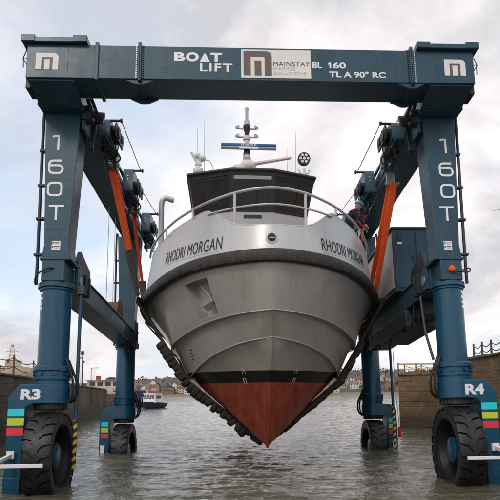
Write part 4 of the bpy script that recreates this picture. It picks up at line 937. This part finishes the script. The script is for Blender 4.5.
    # hands: palm, four fingers and a thumb closed on the bulwark edge
    for w_, s in (('wl', 1), ('wr', -1)):
        c = Vector(J[w_][0]); d = Vector((.75, -.1*s, -.55)).normalized(); side = Vector((0, 1, 0)); q = MB()
        q.tube([tuple(c-d*.02), tuple(c+d*.04), tuple(c+d*.085)], [.028, .04, .036], 10)
        for k, ln in enumerate((.065, .075, .07, .055)):
            b_ = c+d*.08+side*(-.03+.02*k); q.tube([tuple(b_), tuple(b_+d*ln*.55+Vector((0, 0, -.005))), tuple(b_+d*ln*.8+Vector((0, 0, -.03))), tuple(b_+d*ln*.75+Vector((-.01, 0, -.055)))], [.0095, .009, .0085, .007], 8)
        b_ = c+d*.03-side*s*.035; q.tube([tuple(b_), tuple(b_+d*.03-side*s*.025), tuple(b_+d*.06-side*s*.02+Vector((0, 0, -.02)))], [.012, .011, .008], 8)
        q.build('hand', 'skin', root, smooth=70)
person()

# ------------------------------------------------------------------ gull
gl = empty('seagull', 'grey and white gull flying past on outstretched wings to the right of the lift', 'bird', (10.52, 9.0, 10.26), (0, 0, R(12)))
q = MB(); q.tube([(0, -.34, .03), (0, -.28, .035), (0, -.2, .03), (0, -.05, 0), (0, .12, 0), (0, .24, .01), (0, .33, .01)], [.012, .045, .052, .08, .075, .045, .02], 14); q.build('body', 'gull', gl, smooth=70)
for s in (-1, 1):
    q = MB(); rows = []
    for k in range(11):
        u = k/10; ch_ = .2*(1-u**1.7)*1.0+.012; zc = .10*math.sin(u*PI*.72)-.02*u; yc = -.06+.14*u*u
        rows.append([(s*(.05+.62*u), yc-ch_/2, zc), (s*(.05+.62*u), yc-ch_*.2, zc+.014*(1-u*.6)), (s*(.05+.62*u), yc+ch_/2, zc+.002), (s*(.05+.62*u), yc, zc-.008)])
    q.loft(rows, True); q.build('wing', 'gullwing', gl, smooth=60)
q = MB(); q.prism([(-.05, .3), (.05, .3), (.09, .46), (-.09, .46)], 'z', .004, .016); q.build('tail', 'gull', gl)
q = MB(); q.cyl((0, -.33, .03), (0, -.40, .02), .012, .003, n=8); q.build('beak', 'yellow', gl)

# ------------------------------------------------------------------ quays
M['stoneL'] = stone_mat('quay_stone_dark', (.105, .075, .048), (.145, .105, .068), 1.9)
M['stoneR'] = stone_mat('quay_stone_ochre', (.21, .138, .075), (.26, .175, .095), 1.7)
def quay(name, label, poly, z0, z1, m, cop=.12):
    root = empty(name, label, 'quay', (poly[0][0], poly[0][1], 0)); ox, oy = poly[0]
    P = [(x-ox, y-oy) for x, y in poly]; zt = z1 if isinstance(z1, (list, tuple)) else [z1]*len(P); n = len(P)
    rowsx = []
    q = MB(); q.add([(x, y, z0) for x, y in P]+[(x, y, z) for (x, y), z in zip(P, zt)], [(i, (i+1) % n, n+(i+1) % n, n+i) for i in range(n)]+[tuple(range(n, 2*n))])
    o = q.build('wall', m, root, smooth=0)
    uvplanar(o, lambda c, nn: ((c.x*(-nn.y)+c.y*nn.x) if abs(nn.z) < .7 else c.x, c.z if abs(nn.z) < .7 else c.y))
    q = MB()
    for i in range(n-1):
        a = Vector((*P[i], zt[i])); b = Vector((*P[i+1], zt[i+1])); t = (b-a).normalized(); nn = Vector((t.y, -t.x, 0)); nb = max(1, int((b-a).length/1.3))
        for k in range(nb):
            p0 = a.lerp(b, k/nb)+t*.012; p1_ = a.lerp(b, (k+1)/nb)-t*.012; jx = random.uniform(-.03, .03); h_ = random.uniform(.9, 1.06)
            q.hexa([tuple(p0+nn*(.07+jx)), tuple(p1_+nn*(.07+jx)), tuple(p1_-nn*.5), tuple(p0-nn*.5)], [tuple(p0+nn*(.07+jx)+Vector((0, 0, cop*h_))), tuple(p1_+nn*(.07+jx)+Vector((0, 0, cop*h_))), tuple(p1_-nn*.5+Vector((0, 0, cop*h_))), tuple(p0-nn*.5+Vector((0, 0, cop*h_)))])
    co_ = q.build('coping', m, root, .02, smooth=0); uvplanar(co_, lambda c, nn: (c.x*.7+c.y*.7, c.z))
    return root
quay('stone_quay', 'long dark stone quay wall running back on the left behind the leg marked R3', [(-8.6, -14), (-10.3, 11.7), (-11.95, 28.9), (-13.9, 47), (-60, 60), (-60, -14)], -2.2, [4.0, 4.0, 3.75, 3.6, 3.6, 4.0], 'stoneL')
# sloping end of the left quay
sl_ = empty('stone_ramp', 'dark sloping stone ramp at the far end of the left quay', 'ramp', (-14, 47, 0)); q = MB()
q.hexa([(.15, .05, -2.2), (-1.6, 12, -2.2), (-9, 12, -2.2), (-9, .05, -2.2)], [(.15, .05, 3.55), (-1.6, 12, 1.9), (-9, 12, 1.9), (-9, .05, 3.55)]); o = q.build('slope', 'stoneL', sl_, smooth=0); uvplanar(o, lambda c, nn: (c.x*.5+c.y, c.z if abs(nn.z) < .7 else c.x))
q = MB(); q.box(-9, -1.7, 12.02, 16, -2.2, 1.5); o = q.build('landing', 'stoneL', sl_, .03, smooth=0); uvplanar(o, lambda c, nn: (c.x+c.y, c.z if abs(nn.z) < .7 else c.x))
quay('stone_pier', 'ochre stone pier end on the right behind the leg marked R4', [(12.6, 33), (8.75, 19.9), (10.9, 18.2), (12.6, 17.3), (30, 17.3), (30, 33)], -2.2, 4.05, 'stoneR')
quay('stone_wall', 'taller brown stone wall with chain posts on top at the right edge', [(11.0, 17.0), (10.62, 14.2), (10.3, 9), (8.7, -14), (30, -14), (30, 17.0)], -2.2, [4.6, 4.6, 4.6, 4.6, 4.6, 4.6], 'stoneR')

def chain_fence(name, label, pts, hgt, sag, mat_='rust'):
    root = empty(name, label, 'fence', tuple(pts[0])); o0 = Vector(pts[0])
    for p in pts:
        p = Vector(p)-o0; q = MB(); q.cyl(tuple(p), tuple(p+Vector((0, 0, hgt))), .05, .04, n=10); q.sphere(tuple(p+Vector((0, 0, hgt))), .055, 8); q.cyl(tuple(p), tuple(p+Vector((0, 0, .05))), .1, n=10); q.build('post', mat_, root)
    for a, b in zip(pts[:-1], pts[1:]):
        a = Vector(a)-o0; b = Vector(b)-o0
        for hh in (hgt*.92, hgt*.5):
            q = MB(); q.tube([tuple(a.lerp(b, k/10)+Vector((0, 0, hh-sag*4*(k/10)*(1-k/10)))) for k in range(11)], .022, 6); q.build('chain', mat_, root)
chain_fence('chain_fence', 'rusty chain fence on posts along the tall wall at the right edge', [(10.85, 14.0, 4.7), (10.8, 12.9, 4.7), (10.75, 11.8, 4.7), (10.7, 10.6, 4.7), (10.6, 9.2, 4.7)], .62, .16)
chain_fence('chain_fence', 'chain fence on thin posts along the dark quay left of the leg marked R3', [(-11.2, 12.5, 4.1), (-11.5, 16, 4.1), (-11.9, 20, 4.05), (-12.2, 24, 3.95), (-12.6, 28.5, 3.87), (-13.0, 33, 3.8)], 1.0, .2)
# yellow railing on the pier end
yr = empty('pier_railing', 'yellow painted railing along the top of the ochre pier end', 'railing', (8.9, 20.4, 4.17))
q = MB(); q.box(0, 4.2, -.03, .03, .50, .58); q.build('top_rail', 'yellow', yr, .006)
q = MB(); q.box(0, 4.2, -.03, .03, .22, .28); q.build('middle_rail', 'yellow', yr, .006)
for k in range(5): q = MB(); q.box(-.03+1.05*k, .03+1.05*k, -.035, .035, 0, .6); q.build('post', 'rust', yr, .006)
chain_fence('chain_fence', 'low chain fence on thin posts behind the yellow railing of the pier', [(12.3, 31, 4.17), (13.6, 31, 4.17), (15, 31, 4.17), (16.4, 31, 4.17)], 1.0, .2)
# pale mound on the left quay
md_ = empty('rubble_mound', 'pale beige rounded mound lying on the left quay beside the chain posts', 'mound', (-12.35, 19.2, 4.1)); q = MB(); rows = []
for i in range(8):
    t_ = PI/2*i/7; rows.append([(1.15*math.sin(t_)*math.cos(2*PI*j/22)*(1+.12*mnoise.noise((i*.7, j*.6, 2))), .8*math.sin(t_)*math.sin(2*PI*j/22), max(0, .62*math.cos(t_)*(1+.2*mnoise.noise((i*.9, j*.5, 7))))) for j in range(22)])
M['tarp'] = mat('pale_tarpaulin', (.30, .25, .18), .8, var=.25, scale=3, bump=.5, bscale=6)
q.loft(rows, True); q.build('cover', 'tarp', md_, smooth=60)

# ------------------------------------------------------------------ far boats and ships
def cam_at(px, d, z):   # point at forward distance d from the camera foot whose image column is px (camera's own layout used once to place far things)
    f = Vector((fw.x, fw.y, 0)).normalized(); r_ = Vector((f.y, -f.x, 0)); p = Vector((co.location.x, co.location.y, 0)) if False else Vector((-.41976, -13.68729, 0))
    return p+f*d+r_*((px-267.94)/589.52*d)+Vector((0, 0, z))
p = cam_at(151, 86, WATER)
lb = empty('launch', 'small navy hulled launch with white windowed cabin afloat on the open water', 'boat', tuple(p), (0, 0, R(-14)))
q = MB(); rows = []
for k in range(9):
    u = k/8; hb = 1.3*math.sqrt(min(1, u*1.5+.0))*(1 if u < .9 else .95); y = -2.6+6.2*u
    rows.append([(-hb, y, 1.0-.3*u), (-hb*.75, y+.15*(1-u), .2), (0, y+.3*(1-u), -.5), (hb*.75, y+.15*(1-u), .2), (hb, y, 1.0-.3*u)])
q.loft(rows); q.add(rows[-1], [(0, 1, 2, 3, 4)]); q.loft([[r[0], r[4]] for r in rows]); q.build('hull', 'navy', lb, smooth=40)
q = MB(); q.hexa([(-.95, -.9, .8), (.95, -.9, .8), (.95, 2.1, .8), (-.95, 2.1, .8)], [(-.85, -.6, 2.15), (.85, -.6, 2.15), (.9, 2.0, 2.15), (-.9, 2.0, 2.15)]); cb_ = q.build('cabin', 'white', lb, .05)
q = MB(); q.box(-1.0, 1.0, -.75, 2.15, 2.15, 2.24); q.build('cabin_roof', 'white', lb, .03)
for x in (-.62, -.2, .22, .62):
    q = MB(); q.hexa([(x-.15, -.83, 1.4), (x+.15, -.83, 1.4), (x+.15, -.7, 1.4), (x-.15, -.7, 1.4)], [(x-.15, -.69, 1.95), (x+.15, -.69, 1.95), (x+.15, -.6, 1.95), (x-.15, -.6, 1.95)]); q.build('window', 'winglass', lb)
for s in (-1, 1):
    q = MB(); q.box(s*.86, s*.96, -.2, 1.5, 1.4, 1.9); q.build('side_window', 'winglass', lb)
q = MB(); q.box(-.4, .5, .4, 1.3, 2.24, 2.5); q.build('life_raft', 'redpaint', lb, .05)
q = MB(); q.tube([(-1.1, -.9, 1.0), (-1.1, -.9, 1.45), (-.4, -2.3, 1.55), (.4, -2.3, 1.55), (1.1, -.9, 1.45), (1.1, -.9, 1.0)], .03, 6); q.build('bow_rail', 'galv', lb)
p = cam_at(134, 98, WATER)
tb = empty('fishing_boat', 'dark fishing boat with black wheelhouse moored behind the far left leg', 'boat', tuple(p), (0, 0, R(-40)))
q = MB(); rows = []
for k in range(9):
    u = k/8; hb = 1.7*math.sqrt(min(1, u*1.6)); y = -4+8*u; rows.append([(-hb, y, 1.5-.5*u), (-hb*.7, y, .1), (0, y, -.6), (hb*.7, y, .1), (hb, y, 1.5-.5*u)])
q.loft(rows); q.add(rows[-1], [(0, 1, 2, 3, 4)]); q.loft([[r[0], r[4]] for r in rows]); q.build('hull', 'dark', tb, smooth=40)
q = MB(); q.box(-1.1, 1.1, -.5, 1.6, 1.0, 2.7); q.build('wheelhouse', 'navy', tb, .05)
q = MB(); q.box(-.9, .9, -.53, -.49, 1.9, 2.4); q.build('window', 'grey', tb); q = MB(); q.cyl((0, 1.0, 2.7), (0, 1.0, 4.0), .06, n=8); q.build('mast', 'dark', tb)
q = MB(); q.box(-1.2, 1.2, 2, 3.6, .9, 1.7); q.build('fish_boxes', 'white', tb, .05)

p = cam_at(102, 105, 0)
sh_ = empty('moored_ship', 'cream moored ship with square dark windows lying beyond the quay end', 'ship', (p.x, p.y, WATER), (0, 0, R(8)))
q = MB(); q.hexa([(-5.2, 0, -.5), (4.6, 0, -.5), (4.6, 5, -.5), (-5.2, 5, -.5)], [(-5.4, -.2, 2.2), (5.4, -.2, 2.2), (5.0, 5.2, 2.2), (-5.4, 5.2, 2.2)]); q.build('hull', 'rust', sh_, .1)
q = MB(); q.box(-4.6, 3.6, .4, 4.6, 2.2, 3.3); q.box(-2.6, 3.3, .6, 4.2, 3.3, 4.55); q.build('deckhouse', 'shipcream', sh_, .06)
q = MB(); q.box(-2.9, 3.6, .3, 4.4, 4.55, 4.68); q.build('deckhouse_roof', 'shipcream', sh_, .03)
for k in range(4): q = MB(); q.box(-2.2+1.35*k, -1.25+1.35*k, .56, .62, 3.62, 4.3); q.build('window', 'winglass', sh_)
for k in range(5): q = MB(); q.box(-4.1+1.5*k, -3.6+1.5*k, .36, .42, 2.6, 3.0); q.build('porthole', 'winglass', sh_)
q = MB(); q.box(-1.2, -.4, 1.5, 2.6, 4.68, 5.4); q.build('funnel', 'redpaint', sh_, .05)
for x, h in ((-3.9, 3.2), (-1.6, 2.6), (2.6, 1.6)): q = MB(); q.cyl((x, 2, 3.2), (x, 2, 3.2+h+1), .08, .05, n=8); q.build('mast', 'shipcream', sh_)
q = MB()
for z in (2.75, 3.0, 3.25): q.tube([(-5.2, -.1, z), (5.2, -.1, z)], .025, 5)
q.build('deck_rail', 'white', sh_)
q = MB(); q.sphere((1.5, 2, 4.75), .9, 14, 1.2, .8, .5); q.build('canvas_cover', 'dark', sh_)

p = cam_at(10, 120, 0)
s2 = empty('large_ship', 'large rust streaked cream ship with stepped upperworks and lattice mast above the left quay', 'ship', (p.x, p.y, WATER), (0, 0, R(10)))
q = MB(); q.hexa([(-8, 0, -.5), (3.5, 0, -.5), (3.5, 9, -.5), (-8, 9, -.5)], [(-8.4, -.3, 3.6), (4.2, -.3, 3.6), (4.0, 9.3, 3.6), (-8.4, 9.3, 3.6)]); q.build('hull', 'redpaint', s2, .1)
for (a, b, z0, z1) in ((-6, 3.0, 3.6, 5.3), (-4, 1.9, 5.3, 6.7), (-2, 1.3, 6.7, 8.2), (-1.2, .9, 8.2, 9.4)):
    q = MB(); q.box(a, b, 1, 7, z0, z1-.1); q.box(a-.2, b+.2, .8, 7.2, z1-.1, z1); dk = q.build('deckhouse', 'shipcream', s2, .05)
    for k in range(int((b-a)/1.1)): q = MB(); q.box(a+.35+1.1*k, a+.8+1.1*k, .96, 1.01, z0+.6, z0+1.05); q.build('window', 'winglass', dk)
    q = MB()
    for z in (.35, .7): q.tube([(a-.2, .8, z1+z), (b+.2, .8, z1+z)], .03, 5)
    for k in range(int((b-a)/.9)+1): q.cyl((a-.2+.9*k, .8, z1), (a-.2+.9*k, .8, z1+.7), .03, n=5)
    q.build('deck_rail', 'shipcream', dk)
q = MB()
for s in (-.5, .5):
    q.tube([(s*1.3-.1, 2, 9.4), (s*.5-.1, 2, 12.3)], .08, 6)
for k in range(5): z = 9.7+.55*k; wv = .62-.085*k; q.tube([(-.1-wv, 2, z), (-.1+wv, 2, z+.4)], .05, 5); q.tube([(-.1+wv, 2, z), (-.1-wv, 2, z+.4)], .05, 5)
q.tube([(-1.3, 2, 11.2), (1.1, 2, 11.2)], .07, 6); q.sphere((-.1, 2, 12.5), .28, 10); q.box(-.7, .6, 1.7, 2.3, 10.4, 10.7); q.build('lattice_mast', 'shipcream', s2)
q = MB(); q.box(-3.6, -2.2, 2, 4, 5.3, 8.4); q.build('funnel', 'redpaint', s2, .08)
q = MB(); q.tube([(-2.2, .5, 3.6), (-2.6, .5, 8.6)], .16, 6); q.tube([(-2.6, .5, 8.6), (-4.8, .5, 7.0)], .12, 6); q.build('crane', 'redpaint', s2)
p = cam_at(91, 60, 3.55)
lp_ = empty('lamp_post', 'thin lamp post with a short arm standing at the far end of the left quay', 'lamp post', tuple(p)); q = MB(); q.cyl((0, 0, 0), (0, 0, 2.3), .05, .035, n=8); q.build('pole', 'rust', lp_)
q = MB(); q.tube([(0, 0, 2.2), (.2, 0, 2.3), (.5, 0, 2.32)], .025, 6); q.box(.4, .75, -.08, .08, 2.26, 2.34); q.build('lamp_head', 'grey', lp_)
p = cam_at(82, 55, 3.6)
ns = empty('navigation_mast', 'tall thin mast with small fittings standing on the left quay beside the blue pole', 'mast', tuple(p)); q = MB(); q.cyl((0, 0, 0), (0, 0, 3.6), .06, .03, n=8); q.build('pole', 'dark', ns)
q = MB(); q.box(-.12, .12, -.1, .1, 3.25, 3.6); q.box(-.25, .05, -.05, .05, 2.9, 3.0); q.sphere((.1, 0, 2.6), .12, 8); q.build('fittings', 'dark', ns)

# ------------------------------------------------------------------ far shore: hillside, houses, woods
sd_ = Vector((114.3, -42.4, 0)).normalized(); inl = Vector((-sd_.y, sd_.x, 0)); S0 = Vector((-37.8, 387, 0))
def hill_h(a, b):
    base = 1.0+ (min(b, 12)/12)*1.2
    rise = 19*(1-math.exp(-max(0, b-8)/95)); rise *= .86+.16*math.sin(a/95+.6)+.1*math.sin(a/37+1)
    n_ = 1.6*mnoise.noise((a/45, b/40, 3.1))
    return base+rise+n_*min(1, max(0, b)/40)
M['hill'] = mat('hillside_grass', (.085, .075, .045), .95, var=.45, scale=.06)
q = MB(); rows = []
for i in range(61):
    a = -420+14*i; row = []
    for b in (-6, 0, 6, 12, 20, 30, 42, 55, 70, 85, 105, 130, 160, 200, 260, 340, 460):
        p = S0+sd_*a+inl*b; row.append((p.x, p.y, hill_h(a, b) if b > 0 else (WATER+.1 if b == 0 else -2.3)))
    rows.append(row)
q.loft(rows); tag(q.build('hillside', 'hill', smooth=60), kind='structure')
M['beach'] = mat('foreshore', (.20, .165, .115), .95, var=.3, scale=.2)
q = MB(); rows = []
for i in range(121):
    a = -420+7*i; rows.append([(*(S0+sd_*a+inl*(-7+2*mnoise.noise((a/20, 0, 0))))[:2], WATER-.15), (*(S0+sd_*a+inl*(1.5))[:2], WATER+1.0), (*(S0+sd_*a+inl*(5))[:2], WATER+1.55)])
q.loft(rows); tag(q.build('foreshore', 'beach', smooth=60), kind='structure')

HM = {}
for k, c in {'white': (.66, .62, .57), 'cream': (.52, .45, .35), 'red': (.27, .15, .11), 'grey': (.38, .35, .33), 'pink': (.50, .37, .32)}.items(): HM[k] = mat('house_wall_'+k, c, .85, var=.08)
RM = {k: mat('house_roof_'+k, c, .8, var=.2, scale=.8) for k, c in {'slate': (.09, .09, .10), 'tile': (.24, .13, .095), 'brown': (.14, .09, .065)}.items()}
def house(wk, rk, w, d, h, label):
    root = empty('hillside_house', label, 'house', (0, 0, 0), group='houses on the far hillside')
    q = MB(); q.prism([(-d/2, -3), (d/2, -3), (d/2, h), (0, h+d*.36), (-d/2, h)], 'x', -w/2, w/2); q.build('wall', HM[wk], root, smooth=0)
    q = MB()
    for s in (-1, 1): q.hexa([(-w/2-.2, s*(d/2+.3), h-.22), (w/2+.2, s*(d/2+.3), h-.22), (w/2+.2, 0, h+d*.36+.0), (-w/2-.2, 0, h+d*.36+.0)], [(-w/2-.2, s*(d/2+.3), h-.02), (w/2+.2, s*(d/2+.3), h-.02), (w/2+.2, 0, h+d*.36+.22), (-w/2-.2, 0, h+d*.36+.22)])
    rf_ = q.build('roof', RM[rk], root, smooth=0)
    q = MB(); q.box(-w/2+.1, -w/2+.9, -.5, .5, h+d*.2, h+d*.36+1.0); q.build('chimney', HM['red'], rf_, smooth=0)
    for z in (.9, 3.3) if h > 4 else (1.0,):
        for k in range(2 if w < 8 else 3):
            x = -w/2+w*(k+.5)/(2 if w < 8 else 3); q = MB(); q.box(x-.6, x+.6, -d/2-.04, -d/2+.05, z, z+1.25); q.build('window', 'winglass', root, smooth=0)
    return root
protos = [house('white', 'slate', 7, 7, 5.2, 'white house with slate roof in the hillside town across the water'),
          house('cream', 'brown', 7.5, 7, 5.2, 'cream house with brown roof in the hillside town across the water'),
          house('red', 'slate', 7, 7, 5.2, 'red brick house with slate roof in the hillside town across the water'),
          house('white', 'tile', 9, 7, 4.9, 'white house with red tiled roof in the hillside town across the water'),
          house('pink', 'tile', 8, 7, 5.2, 'pink house with red tiled roof in the hillside town across the water'),
          house('grey', 'brown', 11, 7, 3.0, 'low grey bungalow with brown roof in the hillside town across the water')]
face = math.atan2(-inl.x, inl.y)
first = [True]*len(protos); cnt = 0
for b, a_0, a_1, gap in ((12, -95, 170, 9.5), (25, -95, 175, 7.5), (40, -98, 178, 7.2), (57, -100, 180, 7.2), (76, -104, 184, 7.4), (98, -108, 188, 7.8), (124, -112, 192, 8.4), (154, -115, 195, 9)):
    a = a_0+random.uniform(0, 6)
    while a < a_1:
        if random.random() < .84 and cnt < 296:
            k = random.choices(range(6), (5, 3, 2.4, 2.2, 2, 1))[0]
            o = protos[k] if first[k] else copy_tree(protos[k]); first[k] = False; bb = b+random.uniform(-4, 4)
            pz = S0+sd_*a+inl*bb; o.location = (pz.x, pz.y, hill_h(a, bb)-.3); o.rotation_euler = (0, 0, face+R(random.choice((0, 0, 0, 8, -10, 90)))+R(random.uniform(-6, 6))); s = random.uniform(.55, .78); o.scale = (s, s, s*random.uniform(.92, 1.1)); cnt += 1
        a += gap*random.uniform(.7, 1.3)
for k in range(6):
    if first[k]: protos[k].location = (*(S0+inl*200)[:2], 12)
# red brown shed on the shore seen past the boat's keel
p = S0+sd_*97+inl*3
rs = empty('boat_shed', 'low red brown shed standing on the far shore below the houses', 'shed', (p.x, p.y, 2.2), (0, 0, face)); q = MB(); q.prism([(-3, -1.5), (3, -1.5), (3, 2.2), (0, 4.0), (-3, 2.2)], 'x', -4, 4); q.build('wall', HM['red'], rs, smooth=0)
q = MB()
for s in (-1, 1): q.hexa([(-4.2, s*3.3, 2.0), (4.2, s*3.3, 2.0), (4.2, 0, 4.0), (-4.2, 0, 4.0)], [(-4.2, s*3.3, 2.2), (4.2, s*3.3, 2.2), (4.2, 0, 4.2), (-4.2, 0, 4.2)])
q.build('roof', RM['tile'], rs, smooth=0)
# woods: leaf clumps
M['leaf'] = mat('winter_foliage', (.055, .052, .028), .95, var=.5, scale=.2)
def woods(name, spots):
    q = MB(); rnd = random.Random(3)
    for (x, y, z, r_) in spots:
        for k in range(34):
            d_ = Vector((rnd.gauss(0, 1), rnd.gauss(0, 1), rnd.gauss(0, .8))).normalized()*r_*rnd.uniform(.35, 1.05); c = Vector((x, y, z+r_*.9))+Vector((d_.x*1.1, d_.y, d_.z*.9)); n_ = Vector((rnd.gauss(0, 1), rnd.gauss(0, 1), rnd.gauss(0, 1))).normalized(); u = n_.orthogonal().normalized(); v = n_.cross(u); s = r_*rnd.uniform(.16, .34)
            q.add([tuple(c+u*s), tuple(c+v*s*.8), tuple(c-u*s*.9), tuple(c-v*s)], [(0, 1, 2, 3)])
        q.cyl((x, y, z-1), (x, y, z+r_), .25, .1, n=5)
    o = q.build(name, 'leaf', smooth=0); tag(o, 'dark bare winter trees and hedges scattered over the far hillside and its skyline', 'woodland', kind='stuff'); return o
sp_ = []
for k in range(520):
    t_ = random.random()
    if t_ < .45: a, b = random.uniform(-160, 260), random.uniform(150, 215)
    else: a, b = random.uniform(-140, 240), random.choice((18, 32, 48, 66, 87, 111, 139))+random.uniform(-3, 3)
    pz = S0+sd_*a+inl*b; sp_.append((pz.x, pz.y, hill_h(a, b)-.3, random.uniform(1.5, 3.6)*(1.15 if t_ < .45 else .9)))
woods('woodland', sp_)
